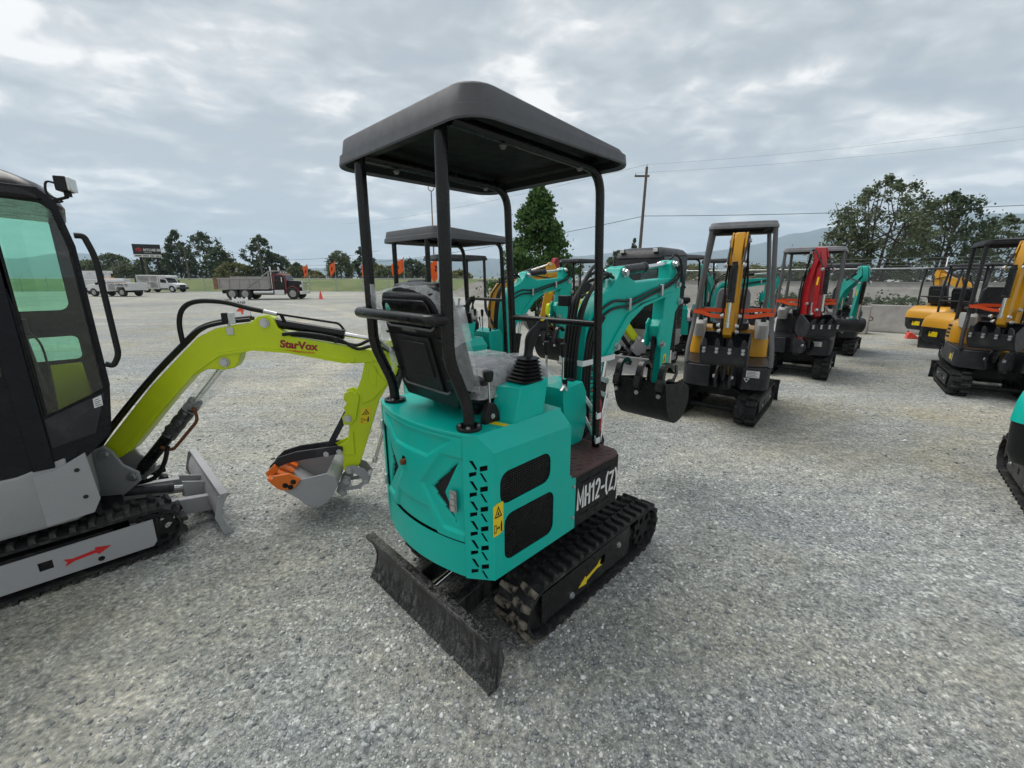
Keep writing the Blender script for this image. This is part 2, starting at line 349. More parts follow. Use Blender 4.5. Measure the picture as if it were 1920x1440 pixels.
def obj(name, me, mat, parent=None, bevel=0, angle=35, seg=2):
    me.materials.clear(); me.materials.append(MATS[mat])
    me.polygons.foreach_set('use_smooth', [True] * len(me.polygons)); me.set_sharp_from_angle(angle=R(angle)); me.update()
    o = bpy.data.objects.new(name, me); COL.objects.link(o); o.parent = parent
    if bevel:
        b = o.modifiers.new('bevel', 'BEVEL'); b.width = bevel; b.segments = seg; b.limit_method = 'ANGLE'; b.angle_limit = R(40); b.harden_normals = False
    return o
def tag(o, label=None, cat=None, group=None, kind=None):
    for k, v in (('label', label), ('category', cat), ('group', group), ('kind', kind)):
        if v: o[k] = v
    return o
def thing(name, label, cat, loc=(0, 0, 0), head=0, group=None):
    o = bpy.data.objects.new(name, None); COL.objects.link(o); o.empty_display_size = .2
    o.location = loc; o.rotation_euler = (0, 0, -R(head)); return tag(o, label, cat, group)
def place(name, me_obj, parent, m):
    """another object on the same mesh, at a matrix in the parent's space"""
    o = bpy.data.objects.new(name, me_obj); COL.objects.link(o); o.parent = parent; o.matrix_local = m; return o
def frame(o, ex, ey, ez=None):
    ex, ey = Vector(ex).normalized(), Vector(ey).normalized(); ez = Vector(ez).normalized() if ez else ex.cross(ey)
    m = Matrix((ex, ey, ez)).transposed().to_4x4(); m.translation = Vector(o); return m
def plate(outer, holes, th, m):
    """flat plate with real openings: outlines in its own xy, th thick along +z, mapped by matrix m; returns mesh"""
    cu = bpy.data.curves.new('plate', 'CURVE'); cu.dimensions = '2D'; cu.fill_mode = 'BOTH'; cu.extrude = th / 2
    for l in [outer] + list(holes):
        sp = cu.splines.new('POLY'); sp.points.add(len(l) - 1); sp.use_cyclic_u = True
        for p, q in zip(sp.points, l): p.co = (q[0], q[1], 0, 1)
    o = bpy.data.objects.new('plate', cu); me = bpy.data.meshes.new_from_object(o); bpy.data.objects.remove(o); bpy.data.curves.remove(cu)
    bm = bmesh.new(); bm.from_mesh(me); bmesh.ops.remove_doubles(bm, verts=bm.verts, dist=1e-5); bmesh.ops.recalc_face_normals(bm, faces=bm.faces); bm.to_mesh(me); bm.free()
    me.transform(m @ Matrix.Translation((0, 0, th / 2))); return me
FONT_CACHE = {}
def text(name, s, size, m, mat, parent, sx=1.0, align='LEFT', bold=0.0, shear=0.0, th=.0008):
    cu = bpy.data.curves.new(name, 'FONT'); cu.body = s; cu.size = size; cu.align_x = align; cu.offset = bold; cu.shear = shear
    cu.extrude = th; cu.resolution_u = 3
    o = bpy.data.objects.new(name, cu); me = bpy.data.meshes.new_from_object(o); bpy.data.objects.remove(o); bpy.data.curves.remove(cu)
    me.transform(m @ Matrix.Diagonal((sx, 1, 1, 1))); ob = obj(name, me, mat, parent); return ob
def smoothstep(a, b, x): 
    t = min(1, max(0, (x - a) / (b - a))); return t * t * (3 - 2 * t)
def sdf(p, poly):
    """signed distance to polygon, negative inside"""
    x, y = p; d = 1e9; ins = False; n = len(poly)
    for i in range(n):
        ax, ay = poly[i]; bx, by = poly[i - 1]; ex, ey = bx - ax, by - ay; wx, wy = x - ax, y - ay
        t = min(1, max(0, (wx * ex + wy * ey) / (ex * ex + ey * ey + 1e-12))); dx, dy = wx - ex * t, wy - ey * t
        d = min(d, dx * dx + dy * dy)
        if (ay > y) != (by > y) and x < (bx - ax) * (y - ay) / (by - ay) + ax: ins = not ins
    return -math.sqrt(d) if ins else math.sqrt(d)

# ---------------------------------------------------------------- shared machine parts
def bolts(parent, pts, axis, r=.011, h=.010, mat='zinc', name='bolt'):
    a = Vector(axis).normalized()
    for p in pts:
        p = Vector(p); m = MB(); m.cyl(p, p + a * h * .4, r * 1.35, 10); m.cyl(p + a * h * .3, p + a * h, r, 6); m.build(name, mat, parent)
def hyd(parent, a, b, r, frac=.55, mat='black_gloss', tf=None, name='hydraulic_cylinder'):
    a, b = Vector(a), Vector(b); c = a.lerp(b, frac); d = (b - a).normalized()
    m = MB(tf); m.cyl(a, c, r, 16); m.cyl(c - d * .02, c + d * .006, r * 1.12, 16); m.cyl(a - d * r, a + d * r * .4, r * .8, 12)
    o = m.build(name, mat, parent, .003)
    m = MB(tf); m.cyl(c, b, r * .5, 12); m.cyl(b - d * r * .7, b + d * r * .5, r * .72, 12); m.build('rod', 'chrome', o)
    return o
def track_path(y0, y1, r0, r1, z0, step):
    """closed side path of a crawler: circle ends r0 at y0 (rear), r1 at y1 (front), resting on z0; points with outward normal"""
    pts = []
    def arc(yc, r, a0, a1):
        n = max(6, int(abs(R(a1 - a0)) * r / .02))
        for k in range(n): a = R(a0 + (a1 - a0) * k / n); pts.append((yc + r * math.cos(a), z0 + r + r * math.sin(a)))
    arc(y1, r1, -90, 90); n = 24
    for k in range(n): pts.append((y1 + (y0 - y1) * k / n, z0 + 2 * (r1 + (r0 - r1) * k / n)))
    arc(y0, r0, 90, 270)
    for k in range(n): pts.append((y0 + (y1 - y0) * k / n, z0))
    P_ = [Vector((0, *p)) for p in pts]; L = [0]
    for a, b in zip(P_, P_[1:] + P_[:1]): L.append(L[-1] + (b - a).length)
    tot = L[-1]; k = max(8, round(tot / step)); out = []; j = 0
    for i in range(k):
        d = tot * i / k
        while L[j + 1] < d: j += 1
        a, b = P_[j], P_[(j + 1) % len(P_)]; t = (b - a).normalized()
        out.append((a.lerp(b, (d - L[j]) / max(1e-9, L[j + 1] - L[j])), t, Vector((0, t.z, -t.y))))
    return out
def crawler(parent, side, xi, xo, y0, y1, r0, r1, step=.075, single=False, fmat='black_matte', rub='rubber', muddy=None, plate_y=None, plate_z=(.10, .26), lug=(.024, .026), hub='black_matte', hole=None, sprk=1):
    """one rubber track: belt, lugs, sprocket, idler, rollers, side frame"""
    hl = lug[1]; path = track_path(y0, y1, r0 - hl, r1 - hl, hl, .03)
    m = MB(); xc = side * (xi + xo) / 2; hw = (xo - xi) / 2; th = .022; loops = []
    for p, t, n in path:
        loops.append([p + n * a + Vector((xc + side * w, 0, 0)) for w, a in ((-hw, 0), (-hw * .55, .004), (hw * .55, .004), (hw, 0), (hw, -th * .7), (hw * .3, -th), (-hw * .3, -th), (-hw, -th * .7))])
    loops.append(loops[0]); m.loft(loops, False, False)
    tr = m.build('track', rub, parent, angle=50)
    lp = track_path(y0, y1, r0 - hl, r1 - hl, hl, step)
    # a lug: wedge block, long way across, with a swept end
    def lug_mesh(sg):
        l = MB(); a = lug[0]
        prof = [(-hw * .98, -a * .2, 0), (-hw * .98, a * 1.1, 0), (-hw * .40, a * 1.3, 0), (-hw * .07, a * .75, 0), (-hw * .07, -a * .75, 0), (-hw * .40, -a * .5, 0)]
        lo = [Vector((p[0] * sg, p[1], -.004)) for p in prof]; hi = [Vector((p[0] * sg * .97, p[1] * .72 + a * .1, hl)) for p in prof]
        l.loft([lo, hi]); me = l.mesh('lug'); bm = bmesh.new(); bm.from_mesh(me); bmesh.ops.recalc_face_normals(bm, faces=bm.faces); bm.to_mesh(me); bm.free(); return me
    if single:
        mats = {}
        for k, (p, t, n) in enumerate(lp):
            for sg in (-1, 1):
                mud = muddy and muddy(p)
                key = (sg, mud)
                if key not in mats:
                    me = lug_mesh(sg); me.materials.append(MATS['rubber_mud' if mud else 'rubber']); mats[key] = me
                q = p + t * (step * .5 if sg > 0 else 0)
                # keep half-step lugs on the path
                if sg > 0: p2, t2, n2 = lp[(k + 1) % len(lp)]; q = p.lerp(p2, .5); tt = (t + t2).normalized(); nn = Vector((0, tt.z, -tt.y)); q = q + nn * ((p2 - p).length ** 2 / (8 * r0) if (t - t2).length > .05 else 0)
                else: tt, nn = t, n
                place('lug', mats[key], tr, frame(q + Vector((xc, 0, 0)), (1, 0, 0), tt, nn))
    else:
        l = MB(); base = [lug_mesh(-1), lug_mesh(1)]
        for k, (p, t, n) in enumerate(lp):
            for i, me in enumerate(base):
                fm = frame(p + t * (step * .5 if i else 0) + Vector((xc, 0, 0)), (1, 0, 0), t, n)
                l.add([fm @ v.co for v in me.vertices], [tuple(f.vertices) for f in me.polygons])
        tag(l.build('tread', rub, tr), kind='stuff')
        for me in base: bpy.data.meshes.remove(me)
    # sprocket (front end) and idler (rear end), rollers
    for yc, r, nm in ((y1, r1, 'sprocket'), (y0, r0, 'idler')) if sprk > 0 else ((y0, r0, 'sprocket'), (y1, r1, 'idler')):
        ri = r - hl - th - .004
        w = MB()
        if nm == 'sprocket':
            outl = []
            for k in range(48): a = 2 * math.pi * k / 48; rr = ri + (.006 if k % 4 < 2 else -.008); outl.append((yc + rr * math.cos(a), hl + r - hl + rr * math.sin(a)))
            holes = [[(yc + ri * .62 * math.cos(R(60 * q)) + ri * .2 * math.cos(R(45 * s)), r + ri * .62 * math.sin(R(60 * q)) + ri * .2 * math.sin(R(45 * s))) for s in range(8)] for q in range(6)]
            fm = frame((side * (xo - .035), 0, 0), (0, 1, 0), (0, 0, 1)); me = plate(outl, holes, .014, fm); sp = obj('sprocket', me, hub, tr)
            c = MB(); c.cyl((side * (xi + .03), yc, r), (side * (xo - .02), yc, r), ri * .36, 16); c.build('hub', hub, tr, .004)
        else:
            w.cyl((side * (xi + .03), yc, r), (side * (xo - .03), yc, r), ri, 28); w.cyl((side * (xo - .035), yc, r), (side * (xo - .01), yc, r), ri * .3, 14)
            w.build('idler', hub, tr, .005)
    for k in range(3):
        y = y0 + (y1 - y0) * (k + .8) / 3.6; w = MB(); w.cyl((side * (xi + .02), y, hl + th + .05), (side * (xo - .03), y, hl + th + .05), .045, 16); w.build('roller', hub, tr)
    pz, pt = plate_z; py = plate_y or (y0 + .0, y1 - .16)
    fm = frame((side * (xo - .012), 0, 0), (0, 1, 0), (0, 0, 1))
    outl = [(py[0], pz), (py[1] - .02, pz - .006), (py[1], pz + .02), (py[1], pt), (py[0], pt - .01)]
    holes = [[(hole[0] - .026, hole[1] - .024), (hole[0] + .026, hole[1] - .024), (hole[0] + .026, hole[1] + .024), (hole[0] - .026, hole[1] + .024)]] if hole else []
    obj('side_frame', plate(outl, holes, .008, fm), fmat, tr, .002)
    b = MB(); b.box(side * (xi + .03) if side > 0 else side * (xo - .018), side * (xo - .018) if side > 0 else side * (xi + .03), y0 + .03, y1 - .17, .10, max(r0, r1) * 2 - .075)
    b.build('frame_rail', 'black_matte', tr)
    return tr
def arrow_decal(parent, x, y, z, ln, h, ang, mat, side=1, flip=1):
    o = [(-.5, .0), (-.18, .42), (-.16, .17), (.30, .15), (.48, .40), (.42, .0), (.5, -.36), (.28, -.15), (-.16, -.17), (-.20, -.44)]
    c, s = math.cos(R(ang)), math.sin(R(ang))
    pts = [(y + (flip * px * ln) * c - pz * h * s, z + (flip * px * ln) * s + pz * h * c) for px, pz in o]
    obj('arrow_decal', plate(pts, [], .0012, frame((x, 0, 0), (0, 1, 0), (0, 0, 1)) if side > 0 else frame((x - .0012, 0, 0), (0, 1, 0), (0, 0, 1))), mat, parent)
def dozer(parent, y, w, h, sg, mat, arm_y, arm_x=.15, z0=0, edge=True, curve=.05):
    """curved blade; sg=-1 when it hangs at the rear"""
    def pr(u): return y + sg * (curve * (4 * (u - .5) ** 2) - curve * .5), z0 + h * u
    n = 8; out = [pr(k / n) for k in range(n + 1)]; inn = [(a - sg * .018, b) for a, b in out[::-1]]
    m = MB(); m.prism(out + inn, 'x', -w / 2, w / 2)
    for s in (-1, 1): m.prism([(a + sg * .006, b) for a, b in out] + [(out[-1][0] - sg * .05, out[-1][1] + .006), (y - sg * .06, z0 + h * .5), (out[0][0] - sg * .05, z0)], 'x', s * w / 2, s * (w / 2 + .012))
    bl = m.build('dozer_blade', mat, parent, .003)
    m = MB(); a, b = out[-1]; m.box(-w / 2 - .012, w / 2 + .012, min(a - sg * .04, a + sg * .006), max(a - sg * .04, a + sg * .006), b - .004, b + .016); m.build('top_rail', mat, bl, .003)
    for s in (-1, 1):
        m = MB(); m.prism([(y - sg * .02, z0 + .06), (y - sg * .02, z0 + .17), (arm_y, .24), (arm_y, .14)], 'x', s * arm_x - .025, s * arm_x + .025); m.build('blade_arm', mat, bl, .004)
    return bl
def bucket(parent, tf, w, prof, mat='black_matte', teeth=4, tooth_dir=None, ribs=True, side_t=.012, tooth_len=.10, pins=None):
    """shell along a side profile (lip first ... top plate last), two cheek plates, teeth on the lip"""
    pr = [Vector((0, *p)) for p in spline([(0, *p) for p in prof], 4)] if False else [Vector(p) for p in spline([(0, *p) for p in prof], 4)]
    m = MB(tf); c = sum(pr, Vector()) / len(pr)
    inn = [p + (c - p).normalized() * .014 for p in pr]
    poly = [(p.y, p.z) for p in pr] + [(p.y, p.z) for p in inn[::-1]]
    m.prism(poly, 'x', -w / 2, w / 2)
    for s in (-1, 1): m.prism([(p.y, p.z) for p in pr], 'x', s * w / 2, s * (w / 2 + side_t))
    bk = m.build('bucket', mat, parent, .003)
    d = (pr[0] - pr[1]).normalized() if tooth_dir is None else Vector((0, *tooth_dir)).normalized(); side = Vector((0, d.z, -d.y))
    for k in range(teeth):
        x = -w / 2 + .03 + (w - .06) * k / (teeth - 1)
        t = MB(tf); L = []
        for q, (f, hw, hh) in enumerate(((-.5, .022, .018), (0, .024, .02), (.6, .020, .014), (1, .010, .004))):
            p = pr[0] + d * tooth_len * f + side * (.012 * f * f)
            L.append([p + Vector((x + a * hw, 0, 0)) + side * (bb * hh) for a, bb in ((-1, -1), (1, -1), (1, 1), (-1, 1))])
        t.loft(L); t.build('tooth', mat, bk, .002)
    return bk
def ribbon(pts, width, axis, tf=None, th=.0015):
    m = MB(tf); a = Vector(axis).normalized() * width / 2; P_ = [Vector(p) for p in pts]
    L = []
    for i, p in enumerate(P_):
        t = (P_[min(i + 1, len(P_) - 1)] - P_[max(i - 1, 0)]).normalized(); n = t.cross(a).normalized() * th
        L.append([p - a - n, p + a - n, p + a + n, p - a + n])
    m.loft(L); return m
def warning_decal(parent, m, w, h):
    """yellow sticker with triangle and pictogram; m maps its own xy plane (origin lower left)"""
    t = m.copy(); s = obj('warning_sticker', plate([(0, 0), (w * .6, 0), (w, h * .08), (w, h), (w * .4, h), (0, h * .94)], [], .001, m), 'decal_yellow', parent)
    up = m @ Matrix.Translation((0, 0, .0012))
    tri = [(w * .12, h * .57), (w * .88, h * .57), (w * .5, h * .92)]; tin = [(w * .24, h * .61), (w * .76, h * .61), (w * .5, h * .84)]
    obj('triangle_mark', plate(tri, [tin], .0006, up), 'decal_black', s)
    obj('figure_mark', plate([(w * .40, h * .64), (w * .62, h * .63), (w * .55, h * .68), (w * .60, h * .76), (w * .5, h * .74), (w * .44, h * .70)], [], .0006, up), 'decal_black', s)
    obj('machine_mark', plate([(w * .08, h * .10), (w * .30, h * .10), (w * .30, h * .36), (w * .08, h * .36)], [[(w * .12, h * .13), (w * .26, h * .13), (w * .26, h * .33), (w * .12, h * .33)]], .0006, up), 'decal_black', s)
    obj('arrow_mark', plate([(w * .34, h * .23), (w * .42, h * .30), (w * .42, h * .25), (w * .56, h * .25), (w * .56, h * .30), (w * .64, h * .23), (w * .56, h * .16), (w * .56, h * .21), (w * .42, h * .21), (w * .42, h * .16)], [], .0006, up), 'decal_black', s)
    obj('person_mark', plate([(w * .72, h * .08), (w * .88, h * .08), (w * .88, h * .32), (w * .84, h * .34), (w * .84, h * .41), (w * .76, h * .41), (w * .76, h * .34), (w * .72, h * .32)], [], .0006, up), 'decal_black', s)
    return s

STROKES = {'M': (.62, [[(0, 0), (0, 1), (.31, .25), (.62, 1), (.62, 0)]]), 'H': (.5, [[(0, 0), (0, 1)], [(.5, 0), (.5, 1)], [(0, .5), (.5, .5)]]), '1': (.24, [[(0, .82), (.2, 1), (.2, 0)]]),
    '2': (.46, [[(0, .76), (.05, .92), (.16, 1), (.30, 1), (.41, .92), (.46, .76), (.42, .58), (.02, .04), (.02, 0), (.48, 0)]]), '-': (.28, [[(0, .42), (.28, .42)]]), '(': (.2, [[(.2, 1.08), (.05, .85), (0, .5), (.05, .1), (.2, -.13)]]),
    ')': (.2, [[(0, 1.08), (.15, .85), (.2, .5), (.15, .1), (0, -.13)]]), 'Z': (.46, [[(0, 1), (.46, 1), (.46, .97), (0, .03), (0, 0), (.48, 0)]])}
def stroke_text(name, s, h, m, mat, parent, sx=.8, w=.15, gap=.24):
    """heavy narrow lettering drawn with one stroke width"""
    mb = MB(m); x = 0; hw = w * h / 2
    for ch in s:
        adv, strokes = STROKES[ch]
        for st in strokes:
            pts = [Vector(((x + p[0]) * h * sx, p[1] * h, 0)) for p in st]; L, Rr = [], []
            for i, p in enumerate(pts):
                d0 = (p - pts[i - 1]).normalized() if i else None; d1 = (pts[i + 1] - p).normalized() if i < len(pts) - 1 else None
                t = ((d0 or d1) + (d1 or d0)).normalized(); n = Vector((-t.y, t.x, 0)); k = 1 / max(.45, n.dot(Vector((-(d1 or d0).y, (d1 or d0).x, 0))))
                e = (t * hw * (-.98 if d0 is None else .98 if d1 is None else 0)) if ch not in '2' else Vector()
                L.append(p + n * hw * k + e); Rr.append(p - n * hw * k + e)
            for z in (0,): mb.add([v + Vector((0, 0, .001)) for v in L + Rr], [(i, i + 1, len(L) + i + 1, len(L) + i) for i in range(len(L) - 1)])
        x += adv + gap
    o = mb.build(name, mat, parent, fix=False); return o
# ---------------------------------------------------------------- ground
def ground():
    m = MB(); rs = [0, 2, 4, 7, 12, 20, 35, 60, 120, 300, 900, 3000, 9000]; n = 64; vs = [(0, 0, 0)]; fs = []
    for r in rs[1:]: vs += [(r * math.cos(2 * math.pi * k / n), r * math.sin(2 * math.pi * k / n), 0) for k in range(n)]
    for k in range(n): fs.append((0, 1 + k, 1 + (k + 1) % n))
    for i in range(len(rs) - 2): fs += [(1 + i * n + k, 1 + (i + 1) * n + k, 1 + (i + 1) * n + (k + 1) % n, 1 + i * n + (k + 1) % n) for k in range(n)]
    m.add(vs, fs); tag(m.build('ground', 'gravel_ground'), kind='structure')
ground()
def stones(N=80000):
    rng = np.random.default_rng(5); ph = (1 + 5 ** .5) / 2
    base = np.array([(-1, ph, 0), (1, ph, 0), (-1, -ph, 0), (1, -ph, 0), (0, -1, ph), (0, 1, ph), (0, -1, -ph), (0, 1, -ph), (ph, 0, -1), (ph, 0, 1), (-ph, 0, -1), (-ph, 0, 1)], float); base /= np.linalg.norm(base[0])
    tri = np.array([(0, 11, 5), (0, 5, 1), (0, 1, 7), (0, 7, 10), (0, 10, 11), (1, 5, 9), (5, 11, 4), (11, 10, 2), (10, 7, 6), (7, 1, 8), (3, 9, 4), (3, 4, 2), (3, 2, 6), (3, 6, 8), (3, 8, 9), (4, 9, 5), (2, 4, 11), (6, 2, 10), (8, 6, 7), (9, 8, 1)])
    az = rng.uniform(-R(62), R(62), N); r = np.exp(rng.uniform(math.log(.75), math.log(11), N))
    x, y = r * np.sin(az), r * np.cos(az)
    # thinner where the fines lie open
    keep = np.array([mnoise.noise(Vector((a * .55, b * .8, 0))) + .5 * mnoise.noise(Vector((a * 1.7, b * 1.7, 5))) for a, b in zip(x, y)]) + rng.uniform(-.35, .35, N) > -.08
    x, y = x[keep], y[keep]; N = len(x)
    s = np.exp(rng.normal(math.log(.0034), .50, N)).clip(.0014, .013) * (1 + .07 * np.hypot(x, y).clip(0, 8))
    sc = s[:, None] * rng.uniform(.65, 1.25, (N, 3)) * np.array([1, 1, .72])
    v = base[None] * sc[:, None, :] * rng.uniform(.62, 1.28, (N, 12, 1))
    a = rng.uniform(0, 6.283, N); ca, sa = np.cos(a), np.sin(a)
    vx = v[:, :, 0] * ca[:, None] - v[:, :, 1] * sa[:, None] + x[:, None]; vy = v[:, :, 0] * sa[:, None] + v[:, :, 1] * ca[:, None] + y[:, None]
    vz = v[:, :, 2] + (sc[:, 2] * rng.uniform(-.2, .55, N))[:, None]
    V = np.stack([vx, vy, vz], -1).reshape(-1, 3).astype(np.float32); F = (tri[None] + 12 * np.arange(N)[:, None, None]).reshape(-1, 3).astype(np.int32)
    me = bpy.data.meshes.new('gravel'); me.vertices.add(len(V)); me.vertices.foreach_set('co', V.ravel()); nf = len(F)
    me.loops.add(nf * 3); me.loops.foreach_set('vertex_index', F.ravel()); me.polygons.add(nf)
    me.polygons.foreach_set('loop_start', np.arange(0, nf * 3, 3, dtype=np.int32)); me.update(calc_edges=True); me.validate()
    me.materials.append(MATS['stones']); o = bpy.data.objects.new('gravel', me); COL.objects.link(o); tag(o, kind='stuff')
stones()
# ---------------------------------------------------------------- terrain beyond the yard
def sheet(name, prof, x0, x1, mat, seg=60, jit=.06, rot=0, origin=(0, 0)):
    """bank: cross profile [(depth, z)...] swept along x; a closed body"""
    m = MB(); tf = Matrix.Translation((*origin, 0)) @ Matrix.Rotation(rot, 4, 'Z'); L = []
    for k in range(seg + 1):
        x = x0 + (x1 - x0) * k / seg; L.append([tf @ Vector((x, d, z + (jit * mnoise.noise(Vector((x * .25, d * .4, 0))) if 0 < i < len(prof) - 2 else 0))) for i, (d, z) in enumerate(prof)])
    m.loft(L); return tag(m.build(name, mat, angle=60), kind='structure')
# grass bank beyond the lorries, with road shoulder on top
sheet('grass_bank', [(51.5, -.1), (52.3, .06), (54.5, .45), (57, 1.1), (60, 1.36), (80, 1.40), (80, -.1)], -110, 6, 'grass_bank', 90, .12)
# highway bank behind the right-hand fence, running square to the rows of machines
N = Vector((.7071, .7071, 0))
sheet('highway_bank', [(23.0, -.05), (23.8, .10), (26.2, 1.02), (27.2, 1.16), (60, 1.20), (60, -.05)], -32, 75, 'embankment', 80, .06, -R(45))
sheet('service_road', [(17.4, -.05), (17.45, .012), (20.2, .016), (20.25, -.05)], -30, 60, 'pale_road', 8, 0, -R(45))
def hills():
    ctl = [(-40, .3), (0, 1.5), (150, 2.2), (280, 1.6), (420, .9), (600, 1.1), (720, 2.2), (860, 2.6), (950, 2.3), (1080, 2.7), (1150, 3.1), (1210, 2.7), (1270, 2.9), (1330, 3.0), (1400, 3.6), (1480, 4.55), (1540, 5.15), (1590, 5.05), (1660, 4.9), (1760, 5.6), (1900, 5.2), (1990, 4.6)]
    def el(px):
        for (a, ea), (b, eb) in zip(ctl, ctl[1:]):
            if a <= px <= b: t = (px - a) / (b - a); t = t * t * (3 - 2 * t); return ea + (eb - ea) * t
        return 1.0
    m = MB(); n = 170; rows = ((3900, 0), (4300, .35), (4700, .75), (5100, 1.0), (5800, .6)); vs = []; fs = []
    for r, f in rows:
        for k in range(n + 1):
            px = -40 + 2030 * k / n; az = math.atan2(px - 960, 824); e = el(px) + .12 * mnoise.noise(Vector((px * .02, 0, 3))) + .05 * mnoise.noise(Vector((px * .06, 0, 9)))
            R_ = r * (1 + .03 * mnoise.noise(Vector((px * .012, r * .01, 1)))); z = -20 + (5100 * math.tan(R(e)) + 20) * f + (60 * mnoise.noise(Vector((px * .03, r * .004, 5))) if 0 < f < 1 else 0)
            vs.append((R_ * math.sin(az), R_ * math.cos(az), z))
    for j in range(len(rows) - 1): fs += [(j * (n + 1) + k, j * (n + 1) + k + 1, (j + 1) * (n + 1) + k + 1, (j + 1) * (n + 1) + k) for k in range(n)]
    m.add(vs, fs); tag(m.build('hills', 'hill', angle=180), kind='structure')
hills()
def haze(density):
    m = MB(); m.box(-6500, 6500, -60, 6800, -30, 640); ma = bpy.data.materials.new('haze'); ma.use_nodes = True; t = ma.node_tree; t.nodes.clear()
    v = nd(t, 'ShaderNodeVolumePrincipled'); v.inputs['Color'].default_value = (.66, .83, 1.0, 1); v.inputs['Density'].default_value = density; v.inputs['Anisotropy'].default_value = .0
    t.links.new(v.outputs[0], nd(t, 'ShaderNodeOutputMaterial').inputs['Volume']); MATS['haze'] = ma
    tag(m.build('haze', 'haze'), kind='stuff')
haze(1.7e-4)
# ---------------------------------------------------------------- canopy-type mini excavator (open four-post canopy, boxy rear hood)
def canopy_roof(parent, hx, y0, y1, z0, hr, hf, rad, mat, under='canopy_under', rim=.040, crown=.02, name='canopy_roof'):
    def loop(ins, zf, r):
        o = []
        for x, y in rrect(-hx + ins, hx - ins, y0 + ins, y1 - ins, max(.02, r - ins * .5), 6):
            u = (y - y0) / (y1 - y0); o.append(Vector((x, y, z0 + zf(hr + (hf - hr) * u, x, u))))
        return o
    m = MB(); c = lambda x, u: crown * (1 - (x / hx) ** 2) * (1 - (2 * u - 1) ** 2 * .7)
    m.loft([loop(.020, lambda h, x, u: .012, rad), loop(.003, lambda h, x, u: 0, rad), loop(0, lambda h, x, u: .006, rad), loop(.004, lambda h, x, u: rim, rad), loop(.012, lambda h, x, u: rim + .004, rad),
            loop(.020, lambda h, x, u: rim + h * .86, rad), loop(.024, lambda h, x, u: rim + h * .95, rad), loop(.034, lambda h, x, u: rim + h, rad), loop(.16, lambda h, x, u: rim + h + .010 + c(x, u) * .5, rad), loop(.30, lambda h, x, u: rim + h + .012 + c(x, u), rad)], False, True)
    rf = m.build(name, mat, parent, angle=28)
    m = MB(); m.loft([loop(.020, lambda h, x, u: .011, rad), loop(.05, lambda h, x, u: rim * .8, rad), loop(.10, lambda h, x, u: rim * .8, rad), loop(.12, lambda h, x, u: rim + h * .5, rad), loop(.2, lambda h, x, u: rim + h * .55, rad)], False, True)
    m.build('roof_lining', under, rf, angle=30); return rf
def wire_mesh(name, pts_poly, m, parent, mat='black_gloss', pitch=.011, r=.0016):
    """woven grille clipped to a rounded rectangle (x0,x1,y0,y1) in the plane of m"""
    x0, x1, y0, y1 = pts_poly; w = MB(m)
    k = x0 + pitch / 2
    while k < x1: w.box(k - r, k + r, y0, y1, -r, r); k += pitch
    k = y0 + pitch / 2
    while k < y1: w.box(x0, x1, k - r, k + r, r * .4, r * 2.2); k += pitch
    return w.build(name, mat, parent)
def lever(parent, base, top, mat='chrome', knob=.055, kr=.013, r=.005, name='lever'):
    b, t = Vector(base), Vector(top); d = (t - b).normalized(); m = MB(); m.cyl(b, t - d * knob * .8, r, 8); o = m.build(name, mat, parent)
    m = MB(); m.tube([t - d * knob, t - d * knob * .95, t - d * knob * .5, t - d * .004, t], kr, 10, radii=[kr * .5, kr * .75, kr * .95, kr, kr * .75]); m.build('knob', 'black_plastic', o); return o
def hood_surface(x): return -.822 + .052 * (x / .30) ** 2
